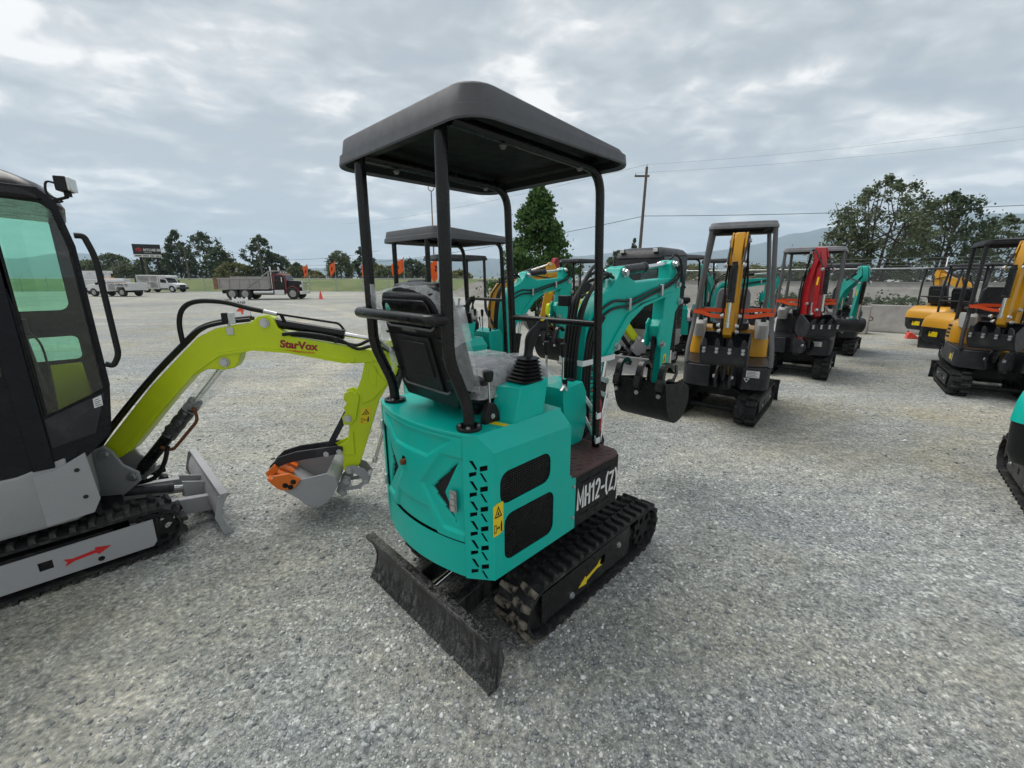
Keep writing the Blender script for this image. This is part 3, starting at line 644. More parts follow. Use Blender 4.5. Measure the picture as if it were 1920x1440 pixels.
def type_a(name, label, loc, head, group=None, fine=True, teal='teal', dz=0.0, boom_yaw=0, film_seat=True):
    T = thing(name, label, 'excavator', (*loc, 0), head, group); bl = 'black_gloss'
    # undercarriage
    mud = lambda p: p.y < -.45
    for s in (-1, 1):
        tr = crawler(T, s, .275, .47, -.45, .45, .154, .154, .066, single=fine and s > 0, muddy=mud, plate_y=(-.485, .26), plate_z=(.098, .262), hole=(-.014, .185), fmat='black_gloss', lug=(.022, .022))
        bolts(tr, [(s * .466, -.27, .125), (s * .466, .14, .20)], (s, 0, 0), .012, .012)
        if s > 0: arrow_decal(tr, .4665, -.118, .155, .20, .058, 14, 'decal_yellow')
        m = MB(); m.box(s * .40, s * .458, .262, .272, .10, .262); m.build('guard', 'black_matte', tr)
    m = MB(); m.box(-.30, .30, -.36, .36, .10, .27); m.prism([(-.30, .12), (-.22, .34), (.22, .34), (.30, .12)], 'y', -.25, .25); m.cyl((0, 0, .30), (0, 0, .425), .24, 28); m.build('undercarriage', 'black_matte', T, .006)
    bd = dozer(T, -.795, .955, .245, -1, 'blade_black', -.40)
    hyd(bd, (0, -.36, .26), (0, -.76, .17), .028, .6)
    if fine:
        m = MB(); m.box(.285, .375, -.715, -.70, .03, .13, Matrix.Rotation(R(8), 4, 'Y')); o = m.build('data_plate', 'plate_metal', bd); 
    # hood: curved, embossed rear door
    x0, x1, z0, z1 = -.302, .302, .565, 1.018; U = lambda x: (x - x0) / (x1 - x0); V = lambda z: (z1 - z) / (z1 - z0)
    rec = [[(.10, .05), (.90, .05), (.70, .25), (.30, .25)], [(.17, 1.2), (.31, .77), (.69, .77), (.83, 1.2)], [(1.2, .20), (.83, .20), (.63, .54), (.82, .90), (1.2, .92)], [(-.2, .20), (.17, .20), (.37, .54), (.18, .90), (-.2, .92)]]
    chev = [[(.945, .24), (.72, .55), (.925, .84), (.83, .56)], [(.055, .24), (.28, .55), (.075, .84), (.17, .56)]]
    sc = .60
    def depth(u, v):
        d = min(sdf((u * sc, v * .45), [(a * sc, b * .45) for a, b in p]) for p in rec)
        e = min(sdf((u * sc, v * .45), [(a * sc, b * .45) for a, b in p]) for p in chev)
        dd = .010 * (1 - smoothstep(-.008, .008, d)); dd += .012 * (1 - smoothstep(-.003, .003, e))
        edge = min(u, 1 - u) * sc; edge = min(edge, min(v, 1 - v) * .45); return dd + .007 * (1 - smoothstep(0, .007, edge))
    nu, nv = (128, 100) if fine else (40, 30); hole = lambda u, v: ((u - U(-.045)) * .6) ** 2 + ((v - V(.835)) * .45) ** 2 < .020 ** 2
    def hs(u, v):
        x = x0 + u * (x1 - x0); return Vector((x, hood_surface(x) + depth(u, v), z1 - v * (z1 - z0)))
    inch = lambda u, v: min(sdf((u * sc, v * .45), [(a * sc, b * .45) for a, b in p]) for p in chev) < -.001
    m = MB(); m.grid(hs, nu, nv, lambda u, v: not inch(u, v) and not hole(u, v)); hood = m.build('hood', teal, T, angle=60)
    m = MB(); m.grid(lambda u, v: hs(u, v) + Vector((0, .002, 0)), nu, nv, inch); m.build('vent', 'black_plastic', hood)
    if fine:
        m = MB(); m.cyl((-.045, -.79, .835), (-.045, -.812, .835), .0225, 16, .021); m.build('socket', 'black_matte', hood)
        m = MB(); m.cyl((-.045, -.795, .830), (-.050, -.835, .826), .013, 12); m.build('pipe_stub', 'rust', hood)
        xl = .258; yl = hood_surface(xl); fm = frame((xl, yl - .003, .70), (1, .30, 0), (0, 0, 1), (.29, -1, 0))
        la = obj('latch', plate(rrect(-.017, .017, 0, .092, .006), [], .008, fm), 'steel', hood, .001)
        for zz in (.018, .046, .07): obj('latch_button', plate(rrect(-.010, .010, zz - .010, zz + .010, .004), [], .003, fm @ Matrix.Translation((0, 0, .009))), 'zinc', la)
        for zz in (.64, .92):
            m = MB(); m.box(-.312, -.298, -.782, -.768, zz - .025, zz + .025); m.build('hinge', 'zinc', hood, .003)
    # skirt under the hood, chamfer panels, sides
    m = MB(); n = 24
    def sk(u, v): x = -.302 + .604 * u; return Vector((x, hood_surface(x) + .004, 0.41 + (.563 - .41) * v))
    m.grid(sk, n, 6); m.build('rear_skirt', teal, T)
    def quad_holes(L, H):
        hs_ = []
        for k in range(6):
            oy = H * .86 - k * .0845 - .072; ox = .024
            for pts in ([(0, .98), (.22, 1), (.47, .60), (.36, .52)], [(.58, .75), (1, .90), (1, .63), (.58, .48)], [(0, .34), (.41, .47), (.41, .28), (0, .10)], [(.56, .42), (.70, .44), (1, 0), (.83, .02)]):
                hs_.append([(ox + a * .078, oy + b * .079) for a, b in pts])
        return hs_
    for s in (-1, 1):
        a = Vector((s * .302, -.770, .41)); b = Vector((s * .42, -.716, .434)); ex = Vector((b.x - a.x, b.y - a.y, 0)); L = ex.length
        nrm = Vector((0, 0, 1)).cross(ex).normalized() * (1 if s < 0 else -1)
        fm = frame(a, ex, (0, 0, 1)) if s < 0 else frame(a, ex, (0, 0, 1))
        outl = [(0, 0), (L, .024), (L, .565), (L * .42, .62), (0, .62)]
        pan = obj('corner_panel', plate(outl, quad_holes(L, .60) if fine and s > 0 else [], .003, fm), teal, T)
        # the sloped facet up to the deck
        m = MB(); m.add([(s * .42, -.716, .975), (s * .42, -.255, .965), (s * .352, -.255, 1.03), (s * .352, -.747, 1.03)], [(0, 1, 2, 3)]); m.build('shoulder_panel', teal, T)
        # side panel with two grille openings
        fs = frame((s * .42, 0, 0), (0, 1, 0), (0, 0, 1)); off = 0 if s > 0 else -.003
        outl = [(-.716, .434), (-.205, .437), (-.205, .715), (-.255, .725), (-.255, .965), (-.716, .975)]
        g1 = rrect(-.690, -.392, .752, .888, .045); g1 = [(y, z + (0 if y > -.54 else -.004)) for y, z in g1]; g2 = rrect(-.668, -.366, .492, .700, .042)
        sp = obj('side_panel', plate(outl, [g1, g2], .003, fs @ Matrix.Translation((0, 0, -.003 if s > 0 else 0))), teal, T)
        if s > 0 or not fine:
            for q in ((-.70, -.382, .742, .898), (-.68, -.356, .482, .710)):
                wire_mesh('grille', q, frame((s * .412, 0, 0), (0, 1, 0), (0, 0, 1)), sp, pitch=.0105 if fine else .03, r=.0017 if fine else .004)
        if fine and s > 0: bolts(sp, [(.4205, -.222, .66), (.4205, -.222, .50)], (1, 0, 0), .007, .007)
    if fine:
        warning_decal(T, frame((.4215, -.728, .632), (0, 1, 0), (0, 0, 1)), .052, .135)
    m = MB(); m.prism([(-.40, -.69), (-.29, -.745), (0, -.79), (.29, -.745), (.40, -.69), (.40, -.24), (-.40, -.24)], 'z', .43, .95); m.build('light_blocker', 'black_matte', T)  # plain dark box added inside the body shell to block light
    deck = [(x, hood_surface(x) - .002) for x in [-.30 + .6 * k / 16 for k in range(17)]] + [(.352, -.745), (.352, -.245), (-.352, -.245), (-.352, -.745)]
    m = MB(); m.prism(deck, 'z', 1.018, 1.032); m.build('deck', teal, T, .002)
    m = MB(); m.box(-.418, .418, -.268, -.257, .72, .972); m.box(-.35, .35, -.262, -.250, .97, 1.02); m.build('front_bulkhead', teal, T)
    # floor with rubber mat, side boxes with model name
    m = MB(); m.box(-.416, .416, -.26, .165, .44, .708); m.prism([(-.20, .165), (.20, .165), (.11, .36), (-.11, .36)], 'z', .44, .62); m.build('floor_frame', 'black_matte', T, .004)
    mp = [(-.42, -.25), (.415, -.25), (.435, -.22)] + [(.435 - .07 + .07 * math.cos(R(a)), .175 - .07 + .07 * math.sin(R(a))) for a in range(0, 91, 15)] + [(-.435 + .07 + .07 * math.cos(R(a)), .105 + .07 * math.sin(R(a))) for a in range(90, 181, 15)]
    m = MB(); m.prism(mp, 'z', .709, .724); mat_ = m.build('floor_mat', 'mat_brown', T, .004)
    if fine:
        st = MB()
        for i in range(-9, 10):
            for j in range(-6, 4):
                x, y = i * .045 + (j % 2) * .022, j * .042
                if abs(x) < .41 and -.235 < y < .15: st.box(-.014, .014, -.003, .003, .7235, .7262, Matrix.Translation((x, y, 0)) @ Matrix.Rotation(R(45 if (i + j) % 2 else -45), 4, 'Z'))
        tag(st.build('tread_studs', 'mat_brown', mat_), kind='stuff')
    for s in (-1, 1):
        slots = [rrect(y - .032, y + .032, z - .006, z + .006, .005) for z in (.66, .49) for y in (-.13, -.04, .05)]
        outl = [(-.203, .44), (.163, .44), (.163, .702), (-.203, .702)]
        bx = obj('step_box', plate(outl, slots, .003, frame((s * .4165 - (0 if s > 0 else .003), 0, 0), (0, 1, 0), (0, 0, 1))), 'black_matte', T)
        if s > 0 and fine: stroke_text('model_name', 'MH12-(Z)', .096, frame((.4200, -.185, .528), (0, 1, 0), (0, 0, 1)), 'decal_white', bx, sx=.695, w=.155, gap=.30)
    # seat
    tf = Matrix.Translation((0, -.665, 1.09)) @ Matrix.Rotation(R(14), 4, 'X') @ Matrix.Diagonal((1, 1, 1.12, 1))
    W_ = [(-.19, 0), (.19, 0), (.215, .05), (.205, .30), (.19, .385), (.165, .42), (-.165, .42), (-.19, .385), (-.205, .30), (-.215, .05)]
    m = MB(tf); m.prism(W_, 'y', -.030, .012); seat = m.build('seat_back', 'seat_black', T, .012, seg=3)
    if fine:
        for nm, pts, mt in (('back_panel', [(-.155, .315), (.155, .315), (.175, .335), (.165, .385), (.145, .402), (-.145, .402), (-.165, .385), (-.175, .335)], 'black_gloss'),
                            ('back_panel', [(-.13, .07), (.13, .07), (.115, .27), (-.115, .27)], 'black_plastic'), ('back_panel', [(-.10, .12), (.10, .12), (.09, .25), (-.09, .25)], 'seat_black')):
            m = MB(tf); m.prism(pts, 'y', -.042 if mt != 'seat_black' else -.048, -.028); m.build(nm, mt, seat, .004)
        for z in (.062, .30): m = MB(tf); m.tube([(-.17, -.036, z + .01), (-.15, -.038, z), (.15, -.038, z), (.17, -.036, z + .01)], .005, 8); m.build('seam', 'seat_grey', seat)
        for x in (-.185, .185):
            for z in (.12, .2, .27): m = MB(tf); m.tube([(x - .018, -.034, z), (x + .018, -.034, z - .004)], .005, 6); m.build('seam', 'seat_black', seat)
        m = MB(tf); m.box(-.05, .05, -.045, -.03, .288, .30); m.build('handle', 'plate_metal', seat)
        a_ = tf @ Matrix.Translation((-.12, -.0425, .365)) @ Matrix.Rotation(R(90), 4, 'X')
        obj('badge', plate([(.018 * math.cos(R(k * 30)), .022 * math.sin(R(k * 30))) for k in range(12)], [], .001, a_), 'decal_teal', seat)
        text('badge_mark', 'OK', .016, a_ @ Matrix.Translation((-.011, -.005, .0015)), 'teal', seat)
    m = MB(tf); m.prism([(x * .93, z + .02) for x, z in W_], 'y', .012, .085); m.build('seat_cushion', 'seat_black', seat, .025, seg=3)
    m = MB(); L = []
    for z, e in ((1.085, .0), (1.10, .012), (1.15, .014), (1.19, .0), (1.20, -.03)): L.append([Vector((x, y, z + .10 * (0 if y < -.2 else 0))) for x, y in rrect(-.215 - e, .215 + e, -.61 - e, -.17 + e, .06)])
    m.loft(L); m.build('seat_base', 'seat_black', T, angle=40)
    m = MB(); m.box(-.19, .19, -.60, -.20, 1.062, 1.085)
    for x, y in ((-.15, -.57), (.15, -.57), (-.15, -.25), (.15, -.25)): m.cyl((x, y, 1.03), (x, y, 1.07), .014, 10)
    m.build('seat_mount', 'black_matte', T, .004)
    if film_seat:
        rnd = random.Random(3)
        def dr(u, v):      # film bunched over the seat cushion
            x, y = (u - .5) * .50, -.645 + v * .50; ex = max(abs(x) / .25, abs(y + .395) / .25)
            z = 1.225 - .10 * smoothstep(.80, 1.0, ex) + .016 * mnoise.noise(Vector((x * 8, y * 8, 3))) + .005 * mnoise.noise(Vector((x * 24, y * 24, 1)))
            if y < -.56: z = min(z, 1.17)
            return Vector((x, y, z))
        m = MB(); m.grid(dr, 40, 40); m.build('seat_film', 'film', T, angle=80)
        def dr2(u, v):     # film hood over the backrest, open towards the rear, one corner standing off
            a = math.pi * (1 - u); x = .225 * math.cos(a); rise = .05 * max(0, math.sin(a)) ** .5
            z = (.24 + .20 * max(0, math.sin(a)) ** .35) + .006 * mnoise.noise(Vector((u * 7, v * 2, 2)))
            y = -.03 + .10 * v; x += math.copysign(.015 * v, x) + .007 * mnoise.noise(Vector((u * 8, v * 3, 7)))
            if x < -.12: x -= .05 * (1 - v) ** 2 * smoothstep(.30, .44, z); y -= .02 * (1 - v)
            return tf @ Vector((x, y, z + .004 * mnoise.noise(Vector((u * 25, v * 4, 4)))))
        m = MB(); m.grid(dr2, 60, 12); m.build('backrest_film', 'film', T, angle=80)
        def dr3(u, v):
            return tf @ Vector((.222 + .014 * mnoise.noise(Vector((u * 6, v * 12, 9))), -.01 + .085 * u, .44 - .36 * v - .05 * u))
        m = MB(); m.grid(dr3, 10, 24); m.build('film_side', 'film_thin', T, angle=80)
        def dr4(u, v):
            return tf @ Vector((-.225 - .085 * u * (1 - .55 * v) + .012 * mnoise.noise(Vector((u * 6, v * 9, 5))), -.02 + .05 * mnoise.noise(Vector((u * 3, v * 4, 1))), .45 - .30 * v - .07 * u * v))
        m = MB(); m.grid(dr4, 10, 20); m.build('film_corner', 'film', T, angle=80)
    # joystick console, gear lever
    m = MB(); lo = [(.235, -.575, 1.03), (.355, -.545, 1.03), (.345, -.36, 1.03), (.235, -.36, 1.03)]; hi = [(.235, -.53, 1.165), (.345, -.50, 1.17), (.345, -.33, 1.185), (.235, -.33, 1.185)]
    m.loft([[Vector(v) for v in lo], [Vector(v) for v in hi]]); con = m.build('joystick_console', teal, T, .004)
    m = MB(); c0, c1 = Vector((.285, -.415, 1.175)), Vector((.275, -.385, 1.275)); L = []
    for k in range(15):
        s = k / 14; r = .062 - .026 * s + (.008 if k % 2 else -.004); c = c0.lerp(c1, s)
        L.append([c + Vector((q[0], q[1], 0)) for q in rrect(-r, r, -r * .95, r * .95, r * .5)])
    m.loft(L); m.build('bellows', 'black_plastic', con, angle=60)
    m = MB(); g = spline([(.275, -.385, 1.265), (.272, -.375, 1.31), (.280, -.365, 1.36), (.305, -.340, 1.40), (.330, -.320, 1.405)], 5); rr = [.022 - .003 * math.sin(i * .5) + (.006 if i > len(g) * .7 else 0) for i in range(len(g))]; rr[-1] = .014
    m.tube(g, .02, 12, radii=rr); jo = m.build('joystick', 'black_plastic', con)
    m = MB(); m.box(.308, .322, -.347, -.333, 1.418, 1.432); m.build('joystick_button', 'decal_yellow', jo, .002)
    m = MB(); m.prism([(-.60 + .042 * math.cos(R(a)), 1.03 + .085 * max(0, math.sin(R(a)))) for a in range(0, 181, 15)], 'x', .255, .285); gate = m.build('lever_gate', 'black_plastic', T, .004)
    bolts(gate, [(.285, -.60, 1.06)], (1, 0, 0), .008, .006)
    lever(gate, (.270, -.60, 1.08), (.268, -.608, 1.245), knob=.045, kr=.022)
    if fine: 
        obj('warning_sticker', plate([(.245, -.655), (.33, -.63), (.33, -.60), (.245, -.62)], [], .001, Matrix.Translation((.02, .03, 1.0325))), 'decal_yellow', T)
    # front control tower
    m = MB(); m.loft([[Vector(v) for v in ((-.20, .0, .722), (.20, .0, .722), (.20, .14, .722), (-.20, .14, .722))], [Vector(v) for v in ((-.20, -.01, .80), (.20, -.01, .80), (.20, .175, .82), (-.20, .175, .82))], [Vector(v) for v in ((-.20, -.035, .985), (.20, -.035, .985), (.20, .165, 1.0), (-.20, .165, 1.0))], [Vector(v) for v in ((-.19, -.02, 1.045), (.19, -.02, 1.045), (.19, .14, 1.06), (-.19, .14, 1.06))]])
    tw = m.build('control_tower', teal, T, .004)
    m = MB(); m.add([(-.175, -.004, .735), (.175, -.004, .735), (.175, -.030, .955), (-.175, -.030, .955)], [(0, 1, 2, 3)]); m.build('recess_panel', 'black_matte', tw)
    bolts(tw, [(.165, -.012, .80), (.165, -.025, .90), (.165, -.008, .75)], (0, -1, 0), .007, .007)
    for x, y, tx, ty in ((.02, .04, .02, .035), (.125, .05, .125, .045), (-.10, .04, -.10, .035)): lever(tw, (x, y, 1.045), (tx, ty, 1.27), knob=.075, kr=.016, r=.0065)
    m = MB(); m.cyl((.165, .02, 1.045), (.165, .02, 1.062), .010, 10); m.box(.15, .178, .017, .023, 1.06, 1.085); ky = m.build('ignition_key', 'black_plastic', tw)
    if fine:
        m = MB(); m.tube([(.165 + .012 * math.cos(R(a)), .012 + .012 * math.sin(R(a)), 1.064) for a in range(0, 360, 40)], .0012, 5, closed=True); m.build('key_ring', 'steel', ky)
        for an in (-30, -75): m = MB(); m.box(0, .045, -.006, .006, -.001, .001, Matrix.Translation((.172, .004, 1.060)) @ Matrix.Rotation(R(an), 4, 'Z') @ Matrix.Rotation(R(28), 4, 'Y')); m.build('key', 'steel', ky)
    m = MB(); m.box(.10, .15, .105, .135, 1.058, 1.066); m.build('switch', 'black_plastic', tw, .002)
    # frame: rear posts, front posts running back under the roof, bars, roof
    ZT = 2.075 + dz; pr = .0225
    for s in (-1, 1):
        m = MB(); m.tube(clean_path([(s * .275, -.715, 1.032), (s * .275, -.718, 1.12), (s * .275, -.800, 1.315), (s * .275, -.800, ZT)], .05), pr, 14); po = m.build('rear_post', bl, T, angle=60)
        m = MB(); m.cyl((s * .275, -.715, 1.032), (s * .275, -.715, 1.046), .050, 24); fl = m.build('post_flange', 'black_gloss', po, .002)
        bolts(fl, [(s * .275 + .036 * math.cos(R(a)), -.715 + .036 * math.sin(R(a)), 1.046) for a in (45, 135, 225, 315)], (0, 0, 1), .007, .008, 'steel')
        m = MB(); m.tube(clean_path([(s * .30, .128, .724), (s * .30, .055, ZT - .01), (s * .30, -.78, ZT + .008)], .11, 8), pr * .92, 14); m.build('front_post', bl, T, angle=60)
    m = MB(); m.tube(clean_path([(-.275, -.80, 1.458), (-.275, -.865, 1.458), (.275, -.865, 1.458), (.275, -.80, 1.458)], .05), .0215, 12); m.build('rear_bar', 'black_gloss', T, angle=60)
    m = MB(); m.tube([(-.30, .092, 1.375), (.30, .092, 1.375)], .0165, 12); m.build('front_bar', bl, T)
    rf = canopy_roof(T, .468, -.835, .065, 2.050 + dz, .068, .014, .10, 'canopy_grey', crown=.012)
    if fine:
        bolts(rf, [(-.30, -.62, 2.052), (.30, -.55, 2.052), (-.30, -.1, 2.052), (.30, -.1, 2.052)], (0, 0, -1), .010, .012, 'steel')
    # boom, arm, bucket
    tf = Matrix.Translation((0, .30, 0)) @ Matrix.Rotation(-R(boom_yaw), 4, 'Z') @ Matrix.Translation((0, -.30, 0))
    m = MB(tf)
    for s in (-1, 1): m.prism([(0.250, 0.450), (0.520, 0.450), (0.560, 0.580), (0.500, 0.680), (0.400, 0.690), (0.250, 0.620)], 'x', s * .065, s * .085)
    m.box(-.085, .085, .22, .34, 0.440, 0.620); m.build('swing_bracket', 'black_matte', T, .004)
    bp = [(0.400, 0.600), (0.345, 0.720), (0.315, 1.050), (0.352, 1.340), (0.455, 1.485), (0.600, 1.545), (0.655, 1.600), (0.685, 1.655), (0.725, 1.670), (0.765, 1.645), (0.790, 1.600), (0.881, 1.570), (1.305, 1.594), (1.490, 1.600), (1.525, 1.565), (1.515, 1.520), (1.430, 1.490), (0.965, 1.432), (0.790, 1.360), (0.665, 1.250), (0.672, 1.165), (0.620, 1.135), (0.548, 1.115), (0.470, 0.900), (0.455, 0.640), (0.455, 0.595)]
    m = MB(tf); m.prism(bp, 'x', -0.055, 0.055); bo = m.build('boom', teal, T, .005)
    for s in (-1, 1):      # welded flanges along the underside
        m = MB(tf); m.prism([(0.530, 1.110), (0.660, 1.255), (0.788, 1.372), (0.979, 1.429), (1.410, 1.500), (1.410, 1.487), (0.987, 1.412), (0.824, 1.327), (0.715, 1.225), (0.600, 1.090)], 'x', s * .054, s * .066); m.build('flange', teal, bo)
    ap = [(1.362, 1.696), (1.400, 1.725), (1.440, 1.720), (1.535, 1.605), (1.570, 1.515), (1.575, 1.405), (1.515, 1.345), (1.485, 1.065), (1.445, 0.805), (1.400, 0.765), (1.350, 0.781), (1.333, 0.827), (1.329, 1.117), (1.284, 1.180), (1.276, 1.251), (1.321, 1.298), (1.325, 1.428), (1.370, 1.565)]
    m = MB(tf); m.prism(ap, 'x', -0.045, 0.045); ar = m.build('arm', teal, T, .005)
    m = MB(tf)
    for s in (-1, 1): m.prism([(1.289, 1.310), (1.252, 1.272), (1.260, 1.212), (1.244, 1.173), (1.256, 1.112), (1.297, 1.090), (1.329, 1.127), (1.329, 1.288)], 'x', s * .046, s * .058)
    m.build('arm_lug', teal, ar, .003)
    for s in (-1, 1):
        sgx = (s, 0, 0); R3 = tf.to_3x3()
        for (y, z) in ((0.715, 1.630),): bolts(bo, [tf @ Vector((s * .056, y, z))], R3 @ Vector(sgx), .020, .03, 'zinc', 'pin')
        for (y, z) in ((0.665, 1.175),): bolts(bo, [tf @ Vector((s * .056, y, z))], R3 @ Vector(sgx), .020, .03, 'zinc', 'pin')
        bolts(ar, [tf @ Vector((s * .056, 1.470, 1.550)), tf @ Vector((s * .046, 1.550, 1.425)), tf @ Vector((s * .046, 1.410, 1.695)), tf @ Vector((s * .058, 1.289, 1.125)), tf @ Vector((s * .046, 1.385, 0.815))], R3 @ Vector(sgx), .018, .03, 'zinc', 'pin')
    hyd(bo, (0, 0.730, 1.640), (0, 1.400, 1.695), .032, .50, 'black_gloss', tf, 'arm_cylinder')
    hyd(bo, (0, 0.550, 0.600), (0, 0.660, 1.170), .036, .62, 'black_gloss', tf, 'boom_cylinder')
    hyd(ar, (0, 1.580, 1.425), (0, 1.590, 0.885), .028, .7, 'black_gloss', tf, 'bucket_cylinder')
    m = MB(tf)
    for s in (-1, 1): m.prism([(1.570, 0.925), (1.615, 0.915), (1.630, 0.845), (1.560, 0.765), (1.470, 0.795), (1.470, 0.825), (1.550, 0.815), (1.590, 0.855)], 'x', s * .05, s * .062)
    m.cyl((-.06, 1.60, .86), (.06, 1.60, .86), .014, 10); m.build('bucket_link', 'black_gloss', ar, .003)
    m = MB(tf); m.box(-.014, .014, -.25, .25, -.014, .014, Matrix.Translation((0, 1.276, 0.951)) @ Matrix.Rotation(R(84), 4, 'X')); m.build('thumb_link', 'black_gloss', ar)
    if fine: warning_decal(ar, tf @ frame((.0465, 1.370, 0.905), (0, 1, 0), (0, .03, 1)), 0.042, 0.130)
    bucket(T, tf, .40, [(1.093, 0.877), (1.126, 0.760), (1.183, 0.627), (1.289, 0.545), (1.420, 0.565), (1.510, 0.665), (1.500, 0.785), (1.430, 0.825)], 'black_matte', 3, (.35, 1), tooth_len=.12)
    m = MB(tf)
    for k in range(3):
        x = -.17 + .17 * k; g = spline([(x, 1.097, 0.802), (x, 1.101, 0.902), (x, 1.134, 0.980), (x, 1.199, 0.996), (x, 1.256, 0.952)], 4)
        L = [[p + Vector((-.022, 0, 0)) + n_ * .016, p + Vector((.022, 0, 0)) + n_ * .016, p + Vector((.022, 0, 0)) - n_ * .016, p + Vector((-.022, 0, 0)) - n_ * .016] for p, n_ in zip(g, [Vector((0, -(b - a).normalized().z, (b - a).normalized().y)) for a, b in zip([g[0]] + g[:-1], g[1:] + [g[-1]])])]
        mm = MB(tf); mm.loft(L); th_ = mm.build('thumb_tine', 'black_gloss', ar, .003)
        bolts(th_, [tf @ Vector((x, 1.084, 0.833)), tf @ Vector((x, 1.087, 0.782))], tf.to_3x3() @ Vector((0, -1, .1)), 0.012, 0.012)
    # hoses and brackets
    for k in range(5 if fine else 3):
        x = -.05 + .022 * k; g = spline([(x, 0.300, 0.560), (x, 0.295, 0.800), (x, 0.275, 1.050), (x, 0.300, 1.300), (x * 1.2, .36, 1.46 + .03 * (k % 3)), (x * 1.3, .50, 1.57 + .05 * (k % 3)), (x * .8, .64, 1.60 + .02 * (k % 2))], 5)
        m = MB(tf); m.tube(g, .0105, 8); m.build('hose', 'hose', bo)
    for k in range(3 if fine else 0):
        m = MB(tf); m.tube(spline([(.060 + .004 * (k % 2), .34 + .026 * k, .58), (.066, .33 + .026 * k, .82), (.066, .325 + .027 * k, 1.05), (.066, .355 + .03 * k, 1.26), (.064, .44 + .035 * k, 1.41 - .02 * k)], 5), .0105, 8); m.build('hose', 'hose', bo)
    for s in (-1, 1):
        for dz_ in (0, .045):
            m = MB(tf); m.tube(spline([(s * .062, .44, 1.40 - dz_), (s * .066, .60, 1.46 - dz_), (s * .070, .80, 1.46 - dz_ * .7), (s * .068, 1.05, 1.51 - dz_ * .6), (s * .068, 1.35, 1.57 - dz_ * .5), (s * .066, 1.48, 1.66 - dz_), (s * .06, 1.400, 1.705)], 5), .0085, 8); m.build('hose', 'hose', bo)
        for y, z in ((0.780, 1.445), (1.207, 1.525)): m = MB(tf); m.box(s * .055, s * .082, y - .012, y + .012, z - .05, z + .03); m.build('hose_clamp', 'zinc', bo, .003)
    m = MB(tf); m.tube(spline([(.02, 1.400, 1.725), (.03, 1.470, 1.765), (.03, 1.570, 1.705), (.03, 1.620, 1.515), (.03, 1.590, 1.405)], 6), .009, 8); m.build('hose', 'hose', ar)
    for z in (0.999, 1.348):
        for k in range(2): m = MB(tf); m.box(-.07, .07, .262, .285, z - .008 + k * .03, z + .008 + k * .03)
    if fine:
        m = MB(tf); m.box(-.10, -.03, .27, .31, 1.44, 1.50); m.build('work_lamp', 'black_plastic', bo, .004)
        text('boom_word', 'INDUSTRIAL', .075, tf @ frame((.0565, .47, .78), (0, -.10, 1), (0, -1, -.10)), 'decal_black', bo, sx=.8, bold=.001, shear=.2)
        text('boom_word', 'AGT', .085, tf @ frame((.0565, .48, .70), (0, -.10, 1), (0, -1, -.10)), 'decal_maroon', bo, sx=.5, bold=.003)
        # white shipping straps round boom, post and lever tower
        for z, dz2, x1_ in ((.955, .02, .325), (.86, -.02, .325), (1.12, -.03, .09)):
            if x1_ > .2: g = [(.325, .125, z - .07 + dz2), (.325, .09, z - .07 + dz2), (.06, .29, z + .02), (-.02, .27, z + .03), (-.29, .10, z + .01), (-.29, .13, z + .01), (-.06, .58, z + .03), (.08, .58, z + .01), (.325, .135, z - .07 + dz2)]
            else: g = [(.085, .28, z), (-.08, .275, z + .01), (-.08, .62, z + .02), (.085, .62, z), (.085, .28, z)]
            ribbon(g, .032, (0, 0, 1)).build('strap', 'strap', bo)
        m = MB(); m.tube(spline([(.27, .16, .72), (.275, .20, .80), (.26, .21, .95), (.2, .22, 1.0)], 5), .006, 6); m.build('cable', 'decal_red', bo)
    return T
# ---------------------------------------------------------------- compact excavator with charcoal deck, side pods and thin four-post canopy
POSES = {   # boom polygon, arm polygon, bucket profile (y, z), arm cylinder ends, boom cylinder ends, bucket cylinder ends, tooth direction
 'tucked': dict(boom=[(.56, .56), (.50, .70), (.44, 1.10), (.44, 1.40), (.50, 1.62), (.585, 1.82), (.60, 1.96), (.62, 2.02), (.68, 2.04), (.72, 1.99), (.70, 1.84), (.64, 1.60), (.61, 1.40), (.62, 1.10), (.65, .70), (.62, .56)],
   arm=[(.60, 2.00), (.64, 2.05), (.70, 2.04), (.76, 1.90), (.80, 1.70), (.83, 1.30), (.84, 1.02), (.79, .98), (.74, 1.02), (.72, 1.40), (.69, 1.72)],
   bucket=[(1.02, .92), (1.00, .82), (.92, .72), (.80, .70), (.70, .78), (.68, .92), (.74, 1.03), (.80, 1.05)], acyl=((.40, 1.44), (.58, 1.97)), bcyl=((.72, .55), (.66, 1.20)), kcyl=((.88, 1.72), (.90, 1.12)), tooth=(.35, 1)),
 'reach': dict(boom=[(.56, .56), (.49, .72), (.46, 1.05), (.52, 1.34), (.64, 1.52), (.78, 1.58), (.82, 1.66), (.88, 1.66), (.93, 1.60), (1.20, 1.66), (1.62, 1.78), (1.70, 1.76), (1.69, 1.68), (1.30, 1.54), (1.00, 1.42), (.82, 1.26), (.72, 1.00), (.66, .70), (.63, .56)],
   arm=[(1.56, 1.86), (1.62, 1.91), (1.70, 1.88), (1.78, 1.72), (1.76, 1.56), (1.66, 1.20), (1.56, .86), (1.50, .84), (1.46, .90), (1.52, 1.25), (1.58, 1.60)],
   bucket=[(1.16, .90), (1.18, .78), (1.26, .66), (1.38, .60), (1.52, .64), (1.60, .74), (1.58, .84), (1.52, .88)], acyl=((.86, 1.63), (1.62, 1.87)), bcyl=((.74, .56), (.80, 1.28)), kcyl=((1.80, 1.58), (1.72, .92)), tooth=(.3, 1)),
}
